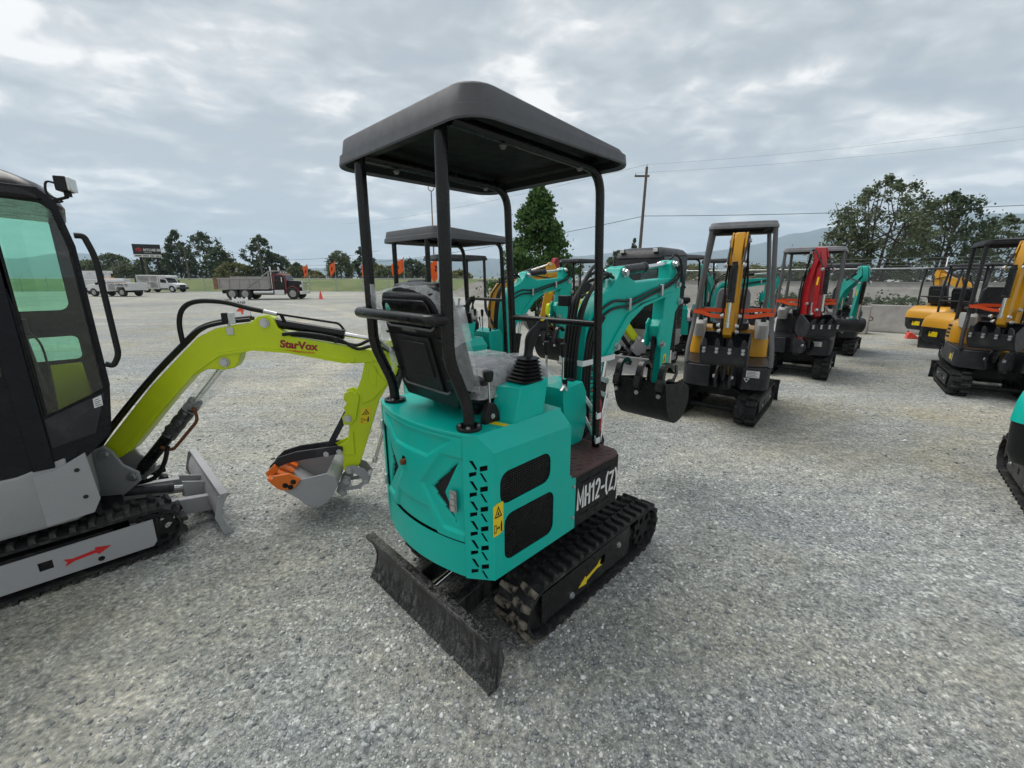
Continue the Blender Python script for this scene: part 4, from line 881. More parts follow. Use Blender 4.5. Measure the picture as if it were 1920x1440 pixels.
def type_b(name, label, loc, head, group=None, word=None, canw=.425, paint='yellow', hood=None, low='charcoal', deck='charcoal', can='canopy_light', post='post_grey', pose='tucked', swing=0, tape=True, blade=-1, canz=2.06, seat='seat_grey', two_tone=False, sc=1.0, stick=True, thin=False, slew=0):
    T = thing(name, label, 'excavator', (*loc, 0), head, group); T.scale = (sc, sc, sc); hood = hood or paint
    for s in (-1, 1):
        tr = crawler(T, s, .27, .48, -.50, .50, .165, .165, .085, lug=(.026, .030), fmat='charcoal', plate_y=(-.44, .34), plate_z=(.10, .25), hole=(0, .175), hub='black_matte')
        bolts(tr, [(s * .476, -.3, .17), (s * .476, .2, .17)], (s, 0, 0), .012, .012)
        m = MB(); m.cyl((s * .25, .50, .165), (s * .30, .50, .165), .075, 18); m.build('drive_motor', 'black_matte', tr, .004)
    m = MB(); m.prism([(-.40, .14), (-.30, .30), (-.14, .37), (.14, .37), (.30, .30), (.40, .14), (.26, .14), (.20, .24), (-.20, .24), (-.26, .14)], 'y', -.34, .30); m.cyl((0, 0, .32), (0, 0, .40), .24, 26); m.build('undercarriage', 'black_matte', T, .006)
    m = MB(); m.tube([(-.28, .44, .13), (.28, .44, .13)], .03, 10); m.build('cross_tube', 'black_matte', T)
    if blade: dozer(T, blade * .86, .98, .26, blade, 'charcoal', blade * .40)
    # deck skirt: rounded front, notch for the swing bracket
    plan = [(.45, -.52), (.455, .30), (.44, .42), (.40, .49), (.33, .53), (.16, .55), (.12, .40), (-.12, .40), (-.16, .55), (-.33, .53), (-.40, .49), (-.44, .42), (-.455, .30), (-.45, -.52), (-.36, -.66), (0, -.74), (.36, -.66)]
    m = MB(); m.prism(plan, 'z', .385, .635); dk = m.build('deck_skirt', deck, T, .012, seg=3)
    m = MB(); m.prism([(x * .96, y * .96) for x, y in plan], 'z', .636, .652); m.build('floor_mat', 'black_plastic', T, .004)
    if stick:
        obj('data_label', plate([(.20, .535), (.33, .535), (.33, .61), (.20, .61)], [], .001, frame((0, .552, 0), (-1, .02, 0), (0, 0, 1))), 'decal_white', dk)
        for k in range(4): obj('label_line', plate([(.21, .545 + k * .016), (.31 - .02 * (k % 2), .545 + k * .016), (.31 - .02 * (k % 2), .550 + k * .016), (.21, .550 + k * .016)], [], .0006, frame((0, .5535, 0), (-1, .02, 0), (0, 0, 1))), 'decal_black', dk)
        obj('triangle_label', plate([(.18, .525), (.24, .525), (.21, .475)], [[(.193, .519), (.227, .519), (.21, .489)]], .001, frame((0, .552, 0), (-1, .02, 0), (0, 0, 1))), 'decal_white', dk)
        obj('yellow_label', plate(rrect(.16, .30, .45, .53, .008), [], .001, frame((.456, -.1, 0), (0, 1, 0), (0, 0, 1))), 'decal_yellow', dk)
        obj('strip_label', plate(rrect(.34, .37, .44, .56, .006), [], .001, frame((.4565, -.1, 0), (0, 1, 0), (0, 0, 1))), 'decal_white', dk)
    # rear hood
    if two_tone:
        L = []
        for z, gx, gy0, gy1, r in ((.385, .43, -.70, -.25, .07), (.47, .455, -.77, -.22, .09), (.68, .465, -.80, -.20, .10)): L.append([Vector((x, y, z)) for x, y in rrect(-gx, gx, gy0, gy1, r, 5)])
        m = MB(); m.loft(L); cw = m.build('counterweight', low, T, angle=40)
        L = []
        for z, gx, gy0, gy1, r in ((.682, .47, -.805, -.18, .10), (.80, .466, -.79, -.16, .10), (.87, .455, -.755, -.14, .09), (.955, .40, -.66, -.14, .08), (.97, .38, -.63, -.15, .07)): L.append([Vector((x, y, z)) for x, y in rrect(-gx, gx, gy0, gy1, r, 5)])
        m = MB(); m.loft(L); hd = m.build('hood', hood, T, angle=40)
        for s in (-1, 1):
            for k in range(5):
                m = MB(); m.prism([(-.56 + k * .055, .80), (-.535 + k * .055, .80), (-.515 + k * .055, .89), (-.54 + k * .055, .89)], 'x', s * .42, s * .470); m.build('louvre', 'black_matte', hd)
            m = MB(); m.prism([(-.28, .74), (-.20, .78), (-.22, .86), (-.30, .84)], 'x', s * .42, s * .4725); m.build('badge', 'black_matte', hd)
            obj('yellow_label', plate(rrect(-.60, -.46, .50, .58, .008), [], .002, frame((s * .466 - (0 if s > 0 else .002), 0, 0), (0, 1, 0), (0, 0, 1))), 'decal_yellow', cw)
        obj('yellow_label', plate(rrect(-.22, -.04, .50, .60, .01), [], .002, frame((0, -.7985, 0), (1, 0, 0), (0, 0, 1))), 'decal_yellow', cw)
        for k in range(3): m = MB(); m.prism([(-.30 + k * .05, .56), (-.27 + k * .05, .56), (-.25 + k * .05, .65), (-.28 + k * .05, .65)], 'y', -.803, -.79); m.build('louvre', 'black_matte', cw)
    else:
        L = []
        for z, gx, gy0, gy1, r in ((.655, .44, -.76, -.16, .10), (.85, .44, -.76, -.16, .11), (.945, .42, -.74, -.18, .10), (.985, .37, -.68, -.20, .08)): L.append([Vector((x, y, z)) for x, y in rrect(-gx, gx, gy0, gy1, r, 4)])
        m = MB(); m.loft(L); hd = m.build('hood', hood, T, angle=40)
        m = MB(); m.loft([[Vector((x, y, z)) for x, y in rrect(-.43, .43, -.75, -.3, .1, 4)] for z in (.40, .655)]); m.build('counterweight', hood, T, angle=40)
        for s in (-1, 1):
            for k in range(4): m = MB(); m.prism([(-.62, .70 + k * .055), (-.40, .71 + k * .055), (-.40, .74 + k * .055), (-.62, .73 + k * .055)], 'x', s * .42, s * .4425); m.build('louvre', 'black_matte', hd)
    if word:
        for s in (-1, 1): text('hood_word', word, .12, frame((s * .4435, -.34 * s - .12, .72), (0, s, 0), (0, 0, 1)), 'decal_white', hd, bold=.006)
    # seat, pods, joysticks
    tf = Matrix.Translation((0, -.47, 1.04)) @ Matrix.Rotation(R(10), 4, 'X')
    m = MB(tf); m.prism([(-.19, 0), (.19, 0), (.205, .06), (.195, .36), (.16, .43), (-.16, .43), (-.195, .36), (-.205, .06)], 'y', -.05, .05); sb = m.build('seat_back', seat, T, .025, seg=3)
    m = MB(tf); m.prism([(-.13, .08), (.13, .08), (.12, .34), (-.12, .34)], 'y', -.058, .058); m.build('seat_panel', 'seat_black', sb, .006)
    m = MB(); m.loft([[Vector((x, y, z)) for x, y in rrect(-.20 + e, .20 - e, -.46, -.06 - e, .06)] for z, e in ((.98, .02), (1.0, 0), (1.06, 0), (1.08, .03))]); m.build('seat_base', 'seat_black', T, angle=40)
    for s in (-1, 1):
        m = MB(); m.loft([[Vector((x * s, y, z)) for x, y in rrect(.27, .40, -.32 - e, .10 + e, .05)] for z, e in ((.90, -.03), (.97, 0), (1.06, .02), (1.10, -.02))]); pod = m.build('console_pod', 'console_grey', T, angle=40)
        m = MB(); m.box(s * .33 - .035, s * .33 + .035, -.36, -.08, 1.14, 1.18); m.build('armrest', 'black_plastic', pod, .012, seg=3)
        m = MB(); m.tube(spline([(s * .335, .03, 1.09), (s * .335, .035, 1.16), (s * .33, .045, 1.22), (s * .32, .05, 1.26)], 4), .02, 10, radii=[.034, .030, .026, .022, .017, .016, .017, .02, .022, .023, .024, .022, .016]); m.build('joystick', 'black_plastic', pod)
    for x in (-.1, 0.02, .14): lever(T, (x, .28, .65), (x, .24, .95), mat='black_gloss', knob=.06, kr=.014, r=.007, name='travel_lever')
    # canopy
    pr = .024 if not thin else .020
    for s in (-1, 1):
        m = MB(); m.tube(clean_path([(s * .43, .46, .64), (s * .43, .40, .80), (s * .40, .25, 1.08), (s * (canw - .035), .24, canz + .01)], .08), pr, 12); m.build('front_post', post, T, angle=60)
        m = MB(); m.tube(clean_path([(s * .38, -.56, .70), (s * .38, -.56, 1.5), (s * (canw - .04), -.50, canz + .01)], .08), pr, 12); m.build('rear_post', post, T, angle=60)
    m = MB(); m.tube([(-.38, -.57, 1.20), (.38, -.57, 1.20)], pr * .8, 10); m.build('rear_bar', post, T)
    canopy_roof(T, canw, -.60, .32, canz, .045 if not thin else .02, .035 if not thin else .015, .09, can, rim=.035 if not thin else .02, crown=.015)
    if tape:
        z = 1.245
        for a, b in (((-.42, .265, z), (.42, .265, z - .02)), ((-.41, .27, z - .045), (.05, .50, z - .07)), ((.41, .27, z - .03), (.0, .50, z - .09))):
            g = [Vector(a).lerp(Vector(b), k / 6) + Vector((0, .01 * math.sin(k * 2.1), .008 * math.sin(k * 1.7))) for k in range(7)]; ribbon(g, .042, (0, .15, 1)).build('warning_tape', 'tape_orange', T)
    # boom group
    q = POSES[pose]; tf = Matrix.Translation((0, .46, 0)) @ Matrix.Rotation(-R(swing), 4, 'Z') @ Matrix.Translation((0, -.46, 0)); R3 = tf.to_3x3()
    m = MB(tf)
    for s in (-1, 1): m.prism([(.42, .40), (.70, .42), (.78, .52), (.74, .60), (.64, .66), (.52, .64), (.42, .60)], 'x', s * .055, s * .080)
    m.cyl((0, .46, .36), (0, .46, .66), .055, 16); m.build('swing_bracket', 'charcoal', T, .005)
    m = MB(tf); m.prism(q['boom'], 'x', -.052, .052); bo = m.build('boom', paint, T, .006)
    m = MB(tf); m.prism(q['arm'], 'x', -.042, .042); ar = m.build('arm', paint, T, .006)
    for s in (-1, 1):
        m = MB(tf); m.prism([q['arm'][0], q['arm'][1], q['arm'][2], q['arm'][3], q['arm'][-1]], 'x', s * .056, s * .070); m.build('arm_plate', paint, ar, .003)
        pins = [q['acyl'][1], q['kcyl'][0], q['kcyl'][1], q['bcyl'][1], q['bcyl'][0], q['bucket'][-1]]
        bolts(ar, [tf @ Vector((s * .072, *p)) for p in pins], R3 @ Vector((s, 0, 0)), .020, .03, 'zinc', 'pin')
    hyd(bo, (0, *q['acyl'][0]), (0, *q['acyl'][1]), .032, .55, 'black_gloss', tf, 'arm_cylinder')
    hyd(bo, (0, *q['bcyl'][0]), (0, *q['bcyl'][1]), .038, .62, 'black_gloss', tf, 'boom_cylinder')
    hyd(ar, (0, *q['kcyl'][0]), (0, *q['kcyl'][1]), .034, .6, 'black_gloss', tf, 'bucket_cylinder')
    bk = bucket(T, tf, .42, q['bucket'], 'charcoal', 4, q['tooth'], tooth_len=.09)
    l0 = Vector((0, *q['bucket'][0])); 
    m = MB(tf)
    for k in range(4): 
        x = -.18 + .12 * k; bolts(bk, [tf @ (l0 + Vector((x, .012, -.02 - .035 * i))) for i in range(2)], R3 @ Vector((0, 1, 0)), .013, .014)
    # hoses
    B = q['boom']; n = len(B)
    for s in (-1, 1):
        for d in (0, .03):
            g = spline([(s * .06, B[1][0], B[1][1] - .05), (s * (.066 + d), B[2][0] + .04, B[2][1]), (s * (.07 + d), B[3][0] + .03, B[3][1]), (s * (.075 + d), B[4][0], B[4][1] - .05), (s * .08, B[5][0] - .05 + d, B[5][1] + .03), (s * .075, B[6][0] + .02, B[6][1] + .06), (s * .07, q['kcyl'][0][0], q['kcyl'][0][1] + .02)], 4)
            m = MB(tf); m.tube(g, .0105, 7); m.build('hose', 'hose', bo)
    obj('yellow_label', plate(rrect(-.02, .02, -.06, .06, .004), [], .001, tf @ frame((.0425, *(Vector(q['arm'][4]).lerp(Vector(q['arm'][-2]), .5))), (0, 1, 0), (0, .1, 1))), 'decal_yellow', ar)
    if slew:
        for c in list(T.children):
            if c.name.split('.')[0] not in ('track', 'undercarriage', 'cross_tube', 'dozer_blade'): c.rotation_euler = (0, 0, -R(slew))
    return T
# ---------------------------------------------------------------- cab excavator: grey skirt, dark cab with tinted glass, lime boom
def cab_excavator(name, label, loc, head, group=None, near=True, swing=0, boom_tf=None, paint='lime', blade=True):
    T = thing(name, label, 'excavator', (*loc, 0), head, group)
    for s in (-1, 1):
        tr = crawler(T, s, .28, .48, -.50, .50, .160, .160, .072, single=near and s > 0, lug=(.022, .026), fmat='grey_paint', plate_y=(-.56, .50), plate_z=(.075, .235), hole=(.06, .158), hub='grey_paint' if False else 'black_matte')
        m = MB(); m.cyl((s * .474, .26, .10), (s * .478, .26, .10), .014, 12); m.build('plug', 'black_matte', tr)
        if s > 0: arrow_decal(tr, .4765, .215, .150, .19, .055, 6, 'decal_red', flip=-1)
    m = MB(); m.box(-.30, .30, -.36, .40, .10, .27); m.prism([(-.30, .12), (-.22, .35), (.22, .35), (.30, .12)], 'y', -.3, .3); m.cyl((0, 0, .28), (0, 0, .37), .25, 26); m.build('undercarriage', 'black_matte', T, .006)
    if blade:
        bd = dozer(T, .845, 1.0, .265, 1, 'blade_grey', .38, .20)
        hyd(bd, (0, .40, .27), (0, .80, .17), .03, .62, 'charcoal')
        for s in (-1, 1): m = MB(); m.prism([(.70, .10), (.82, .04), (.82, .22), (.70, .26)], 'x', s * .06, s * .075); m.build('blade_lug', 'blade_grey', bd)
    # grey skirt with turned-in front
    plan = [(.455, -.70), (.46, .05), (.455, .22), (.40, .27), (.17, .31), (-.17, .31), (-.40, .27), (-.455, .22), (-.46, -.70), (-.35, -.85), (.35, -.85)]
    lo = [Vector((x, y, .36 if y < .1 else .36)) for x, y in plan]
    m = MB(); m.loft([[Vector((x * .97, y * .97, .345)) for x, y in plan], [Vector((x, y, .37)) for x, y in plan], [Vector((x, y, .645 if y < .2 else .70)) for x, y in plan]]); sk = m.build('skirt', 'grey_paint', T, .006)
    if near:
        m = MB(); m.prism([(.10, .642), (.17, .642), (.30, .71), (.315, .44), (.28, .37), (.10, .36)], 'x', .456, .464); m.build('skirt_panel', 'grey_paint', sk, .002)
        for y, z in ((.255, .625), (.262, .47)): m = MB(); m.cyl((.462, y, z), (.466, y, z), .011, 12); m.build('slot', 'decal_black', sk)
    # cab shell: side walls as plates with real window openings
    C = 'navy_black'
    prof = [(-.74, .64), (.26, .64), (.41, .78), (.455, 1.05), (.448, 1.75), (.415, 1.95), (.36, 2.01), (-.70, 2.03), (-.74, 1.96)]
    win_f = [(.20, .93), (.43, 1.03), (.425, 1.74), (.397, 1.91), (.36, 1.945), (.20, 1.95)]
    win_r = rrect(-.66, .10, 1.12, 1.945, .05)
    win_l = rrect(-.45, .365, 1.40, 1.965, .05)
    for s in (-1, 1):
        fm = frame((s * .45 - (.012 if s > 0 else 0), 0, 0), (0, 1, 0), (0, 0, 1))
        wl = obj('cab_side', plate(prof, [win_f, win_r] if s > 0 else [win_l, rrect(.14, .37, 1.085, 1.235, .03)], .012, fm), C, T, .003)
        gm = frame((s * .447, 0, 0), (0, 1, 0), (0, 0, 1)); gl = 'glass_tint' if s > 0 else 'glass_green'
        
        for w_ in ((win_f, win_r) if s > 0 else (win_l, rrect(.14, .37, 1.085, 1.235, .03))): obj('side_window', plate(w_, [], .002, gm), gl, wl)
        if s > 0 and near:
            # dark frit border round the rear pane and glass edge trim
            m = MB(); m.tube([(.456, *p) for p in win_f], .006, 6, closed=True); m.build('window_trim', 'black_matte', wl)
            m = MB(); m.prism([(.19, .76), (.36, .80), (.43, 1.015), (.19, .915)], 'x', .4505, .456); m.build('lower_panel', 'charcoal', wl, .003)
            obj('data_label', plate([(.375, .935), (.410, .945), (.412, 1.000), (.377, .985)], [], .001, frame((.4566, 0, 0), (0, 1, 0), (0, 0, 1))), 'decal_white', wl)
            for k in range(4): obj('label_line', plate([(.381, .945 + .010 * k), (.406 - .006 * (k % 2), .950 + .010 * k), (.406 - .006 * (k % 2), .953 + .010 * k), (.381, .948 + .010 * k)], [], .0005, frame((.458, 0, 0), (0, 1, 0), (0, 0, 1))), 'decal_black', wl)
    fr = [(-.438, 1.10), (.438, 1.10), (.438, 1.72), (.438, 1.84), (-.438, 1.84)]
    m = MB(); m.prism([(.30, .70), (.42, .80), (.455, 1.05), (.445, 1.05), (.41, .81), (.295, .712)], 'x', -.438, .438); m.build('front_lower', C, T)
    m = MB(); m.add([(-.438, .448, 1.05), (.438, .448, 1.05), (.438, .440, 1.70), (-.438, .440, 1.70)], [(0, 1, 2, 3)]); m.add([(-.438, .440, 1.70), (.438, .440, 1.70), (.438, .41, 1.95), (-.438, .41, 1.95)], [(0, 1, 2, 3)]); m.build('windscreen', 'glass_clear' if near else 'glass_dark', T)
    m = MB(); m.box(-.438, .438, -.74, -.728, .70, 1.15); m.box(-.438, .438, -.74, -.728, 1.80, 1.99); m.build('cab_rear', C, T)
    m = MB(); m.add([(-.438, -.734, 1.15), (.438, -.734, 1.15), (.438, -.734, 1.80), (-.438, -.734, 1.80)], [(0, 1, 2, 3)]); m.build('rear_window', 'glass_green', T)
    m = MB(); m.box(-.43, .43, -.72, .28, .70, .72); m.build('cab_floor', 'black_matte', T)
    L = []
    for z, e in ((1.985, 0.0), (2.005, -.008), (2.045, .012), (2.085, .05), (2.11, .12), (2.12, .2)): L.append([Vector((x, y, z - .07 * max(0, (y - .05) / .38) ** 2)) for x, y in rrect(-.455 + e, .455 - e, -.75 + e, .435 - e, .12, 5)])
    m = MB(); m.loft(L); roof = m.build('roof', 'black_gloss' if near else 'charcoal', T, angle=40)
    # handrail by the front pillar, lamps
    m = MB(); m.tube(clean_path([(.45, .452, 1.80), (.455, .485, 1.80), (.458, .51, 1.70), (.458, .515, 1.20), (.455, .485, 1.145), (.45, .455, 1.16)], .06, 6), .014, 10); m.build('handrail', 'black_plastic', T, angle=60)
    for x, y, z, yaw in ((.45, .47, 2.03, 20), (.43, .20, 2.16, 0)) if near else ((.30, .42, 2.05, 0), (-.30, .42, 2.05, 0)):
        tl = Matrix.Translation((x, y, z)) @ Matrix.Rotation(-R(yaw), 4, 'Z')
        m = MB(tl); m.box(-.042, .042, -.035, .01, -.032, .034); lp = m.build('work_lamp', 'black_plastic', T, .005)
        m = MB(tl); m.box(-.039, .039, .008, .022, -.029, .031); m.build('lens', 'lamp_glass', lp, .004)
        m = MB(); m.tube([(x, y, z - .03), (x, y - .01, z - .055), (x - .01, y - .06, z - .075)], .007, 6); m.box(x - .018, x + .018, y - .02, y + .008, z - .052, z - .034); m.build('lamp_bracket', 'black_matte', lp)
        m = MB(); m.tube(spline([(x, y - .03, z), (x, y - .07, z + .005), (x - .005, y - .075, z - .05), (x - .01, y - .03, z - .075), (x - .02, y - .1, z - .085)], 4), .005, 6); m.build('lamp_cable', 'hose', lp)
    if near:
        # inside: seat, lime front panel, lever console; door bar with latch on the far side
        m = MB(); m.box(-.2, .2, -.56, -.12, .95, 1.06); st = m.build('cab_seat', 'seat_black', T, .03, seg=3)
        m = MB(Matrix.Translation((0, -.55, 1.05)) @ Matrix.Rotation(R(10), 4, 'X')); m.box(-.2, .2, -.05, .05, 0, .55); m.build('backrest', 'seat_black', st, .03, seg=3)
        m = MB(); m.prism([(.20, .76), (.375, .82), (.36, 1.06), (.215, 1.06)], 'x', -.436, -.424); m.build('door_panel', paint, T, .006)
        m = MB(); m.tube([(.30, .16, 1.72), (.30, .21, 1.02)], .012, 8); m.box(.285, .315, .17, .21, 1.33, 1.40); m.build('door_bar', 'black_plastic', T)
        m = MB(); m.tube(spline([(.30, .20, 1.35), (.29, .24, 1.26), (.30, .24, 1.05)], 5), .005, 6); m.build('door_cable', 'hose', T)
        m = MB(); m.box(.4505, .462, .105, .185, .66, 1.97); m.build('door_pillar', C, T, .004)
        m = MB(); m.box(.455, .47, -.04, .08, 1.15, 1.17); m.build('door_handle', 'black_plastic', T, .004)
    # swung boom
    tf = Matrix.Translation((0, .50, 0)) @ Matrix.Rotation(-R(swing), 4, 'Z'); R3 = tf.to_3x3()
    m = MB(tf)
    for s in (-1, 1): m.prism([(-.30, .24), (-.08, .24), (-.02, .29), (.055, .35), (.055, .41), (-.02, .465), (-.06, .56), (-.10, .60), (-.15, .58), (-.31, .46)], 'x', s * .075, s * .095)
    m.box(-.09, .09, -.26, -.14, .30, .46); m.cyl((0, -.20, .26), (0, -.20, .48), .05, 16); sb = m.build('swing_bracket', 'grey_paint', T, .006)
    bp = [(-.13, .50), (-.145, .56), (-.10, .61), (.20, .955), (.42, 1.17), (.50, 1.245), (.60, 1.295), (.72, 1.315), (.80, 1.325), (.85, 1.365), (.90, 1.372), (.935, 1.35), (.955, 1.29), (1.03, 1.235), (1.35, 1.165), (1.52, 1.125), (1.60, 1.13), (1.60, 1.07), (1.50, 1.045), (1.38, 1.045), (1.0, 1.13), (.80, 1.155), (.72, 1.135), (.705, 1.085), (.675, 1.045), (.61, 1.035), (.52, 1.045), (.43, 1.00), (.30, .86), (.02, .545), (-.05, .50)]
    m = MB(tf); m.prism(bp, 'x', -.052, .052); bo = m.build('boom', paint, T, .006)
    for s in (-1, 1):
        m = MB(tf); m.prism([(-.03, .545), (.44, 1.04), (.60, 1.145), (.80, 1.172), (1.0, 1.146), (1.34, 1.062), (1.40, 1.075), (1.40, 1.060), (1.34, 1.048), (1.0, 1.130), (.80, 1.154), (.605, 1.128), (.45, 1.022), (-.02, .53)], 'x', s * .051, s * .064); m.build('flange', paint, bo)
        m = MB(tf); m.prism([(1.49, 1.12), (1.62, 1.19), (1.655, 1.20), (1.66, 1.16), (1.60, 1.10), (1.53, 1.05)], 'x', s * .053, s * .066); m.build('boom_ear', paint, bo, .003)
    ap = [(1.46, 1.05), (1.53, 1.085), (1.62, 1.165), (1.655, 1.20), (1.685, 1.17), (1.70, 1.05), (1.66, .955), (1.585, .86), (1.535, .78), (1.43, .48), (1.375, .33), (1.33, .27), (1.27, .265), (1.255, .30), (1.27, .40), (1.30, .46), (1.345, .75), (1.43, .94)]
    m = MB(tf); m.prism(ap, 'x', -.045, .045); ar = m.build('arm', paint, T, .006)
    for s in (-1, 1):
        m = MB(tf); m.prism([(1.36, .86), (1.315, .845), (1.305, .80), (1.325, .775), (1.30, .745), (1.31, .71), (1.285, .675), (1.29, .625), (1.335, .615), (1.375, .66), (1.41, .82)], 'x', s * .046, s * .058); m.build('arm_lug', paint, ar, .003)
        m = MB(tf); m.prism([(1.20, .455), (1.30, .50), (1.345, .57), (1.345, .40), (1.26, .40)], 'x', s * .046, s * .056); m.build('arm_toe', paint, ar, .003)
        m = MB(tf); m.prism([(1.44, .90), (1.52, .99), (1.60, .90), (1.50, .79), (1.42, .76)], 'x', s * .045, s * .053); m.build('arm_cheek', paint, ar, .004)
        m = MB(tf); m.prism(rrect(1.485, 1.53, .885, 1.02, .02), 'x', s * .051, s * .056); m.build('arm_slot', paint, ar, .004)
        bolts(bo, [tf @ Vector((s * .095, -.10, .545)), tf @ Vector((s * .095, .02, .385))], R3 @ Vector((s, 0, 0)), .022, .02, 'zinc', 'pin')
        bolts(bo, [tf @ Vector((s * .053, .885, 1.325)), tf @ Vector((s * .053, .625, 1.085))], R3 @ Vector((s, 0, 0)), .022, .018, 'zinc', 'pin')
        bolts(ar, [tf @ Vector((s * .058, 1.32, .665)), tf @ Vector((s * .062, 1.30, .285)), tf @ Vector((s * .058, 1.245, .435)), tf @ Vector((s * .058, 1.16, .425))], R3 @ Vector((s, 0, 0)), .019, .016, 'zinc', 'pin')
    hyd(bo, (0, .90, 1.325), (0, 1.63, 1.175), .031, .60, 'black_gloss', tf, 'arm_cylinder')
    bc = hyd(bo, (0, .03, .40), (0, .62, 1.08), .036, .60, 'black_gloss', tf, 'boom_cylinder')
    if near:
        a, b = Vector((0, .03, .40)), Vector((0, .62, 1.08))
        m = MB(tf); pts = [a.lerp(b, t) + Vector((.006 * math.sin(t * 90), 0, .004 * math.cos(t * 70))) for t in [.30 + .03 * k for k in range(12)]]; m.tube(pts, .05, 12, radii=[.040 + .008 * random.random() for _ in pts]); m.build('wrap', 'wrap_dark', bc, angle=60)
        def fl(u, v):
            p = a.lerp(b, .55 + .42 * u); an = 2 * math.pi * v; r = .045 + .035 * u * math.sin(math.pi * min(1, u * 1.1)) + .012 * mnoise.noise(Vector((u * 7, v * 9, 0)))
            d = (b - a).normalized(); n_ = Vector((0, -d.z, d.y)); return tf @ (p + Vector((1, 0, 0)) * math.cos(an) * r + n_ * (math.sin(an) * r - .035 * u))
        m = MB(); m.grid(fl, 20, 18); m.build('wrap_film', 'film_thin', bc, angle=80)
        m = MB(tf); m.tube(clean_path([(.045, .18, .55), (.048, .24, .52), (.048, .42, .72), (.045, .40, .80)], .05), .010, 8); m.build('pipe', 'rust', bc)
        m = MB(tf); m.tube(spline([(.05, .22, .55), (.05, .18, .44), (.03, .10, .34), (0, -.02, .30), (-.02, -.10, .33)], 5), .014, 8); m.build('hose', 'hose', bc)
        # long hose loop over the elbow and hoses along the boom
        m = MB(tf); m.tube(spline([(.03, .405, 1.185), (.03, .405, 1.33), (.03, .44, 1.42), (.03, .52, 1.46), (.03, .66, 1.455), (.03, .80, 1.415), (.03, .88, 1.395)], 6), .015, 8); m.build('hose', 'hose', bo)
        m = MB(tf); m.tube([(.03, .88, 1.395), (.03, .955, 1.375)], .013, 8); m.build('hose_end', 'zinc', bo)
        m = MB(tf); m.tube(clean_path([(.03, .955, 1.378), (.03, 1.32, 1.31), (.03, 1.345, 1.27)], .03), .008, 8); m.tube([(.03, .98, 1.37), (.02, .99, 1.33)], .011, 8); m.build('pipe', 'black_gloss', bo)
        for x, o in ((.035, 0), (.005, .012), (-.03, .004)):
            m = MB(tf); m.tube(spline([(x, -.24, .46 + o), (x, -.16, .60 + o), (x, .16, .965 + o), (x, .40, 1.20 + o), (x, .50, 1.285 + o), (x, .62, 1.325 + o), (x, .80, 1.345 + o)], 5), .0125, 8); m.build('hose', 'hose', bo)
        for x, o in ((.04, 0), (.058, .02)):
            m = MB(tf); m.tube(spline([(x, .98, 1.25), (x, 1.10, 1.235 + o), (x, 1.30, 1.195 + o), (x, 1.42, 1.165 - o), (x + .02, 1.52, 1.20 - 2 * o), (x + .02, 1.62, 1.15 - o), (x, 1.70, 1.06), (x - .02, 1.69, .98)], 5), .011, 8); m.build('hose', 'hose', bo)
        m = MB(tf); m.box(.03, .07, 1.285, 1.315, 1.185, 1.225); m.build('hose_clamp', 'black_plastic', bo, .004)
        m = MB(tf); m.box(.02, .055, .645, .70, 1.325, 1.39); lp = m.build('boom_lamp', 'black_plastic', bo, .006)
        m = MB(tf); m.box(.052, .062, .685, .725, 1.322, 1.392); m.build('lens', 'lamp_glass', lp, .004)
        m = MB(tf); m.box(.05, .058, .665, .705, 1.255, 1.30); m.tube([(.045, .68, 1.30), (.045, .68, 1.335)], .008, 6); m.build('lamp_bracket', 'zinc', lp, .002)
        fm = tf @ frame((.0535, .955, 1.170), (0, 1, -.13), (0, .13, 1))
        text('boom_name', 'StarVox', .066, fm, 'decal_maroon', bo, sx=1.02, bold=.0026)
        text('boom_address', 'service@starvox.com.cn', .017, fm @ Matrix.Translation((.028, -.023, 0)), 'decal_orange', bo, sx=1.05, bold=.0002)
        warning_decal(ar, tf @ frame((.0465, 1.395, .615), (0, 1, .12), (0, .16, 1)), .066, .115)
    # bucket cylinder behind the arm, links, thumb, bucket
    kc = hyd(ar, (0, 1.69, .98), (0, 1.47, .32), .027, .55, 'wrap_dark' if near else 'black_gloss', tf, 'bucket_cylinder')
    m = MB(tf)
    for s in (-1, 1): m.prism([(1.275, .315), (1.33, .325), (1.40, .29), (1.44, .22), (1.42, .175), (1.385, .18), (1.375, .22), (1.34, .26), (1.29, .26)], 'x', s * .062, s * .074)
    m.cyl((-.07, 1.405, .20), (.07, 1.405, .20), .014, 10); lk = m.build('bucket_link', 'grey_paint', ar, .003)
    bolts(lk, [tf @ Vector((.074, 1.405, .20)), tf @ Vector((.074, 1.30, .29)), tf @ Vector((.074, 1.275, .21)), tf @ Vector((.074, 1.24, .13))], R3 @ Vector((1, 0, 0)), .017, .014)
    m = MB(tf)
    for s in (-1, 1): m.prism([(1.22, .20), (1.27, .25), (1.305, .235), (1.30, .18), (1.265, .15), (1.27, .11), (1.24, .09), (1.20, .14)], 'x', s * .062, s * .076); m.prism([(1.25, .14), (1.36, .15), (1.43, .21), (1.42, .235), (1.35, .18), (1.26, .17)], 'x', s * .078, s * .086)
    m.cyl((-.07, 1.24, .13), (.07, 1.24, .13), .015, 10); m.cyl((-.08, 1.42, .21), (.08, 1.42, .21), .015, 10); m.build('bucket_hanger', 'grey_paint', ar, .003)
    m = MB(tf); m.box(-.02, .02, -.17, .17, -.02, .02, Matrix.Translation((0, 1.225, .545)) @ Matrix.Rotation(R(60), 4, 'X')); m.build('thumb_strut', 'charcoal', ar, .004)
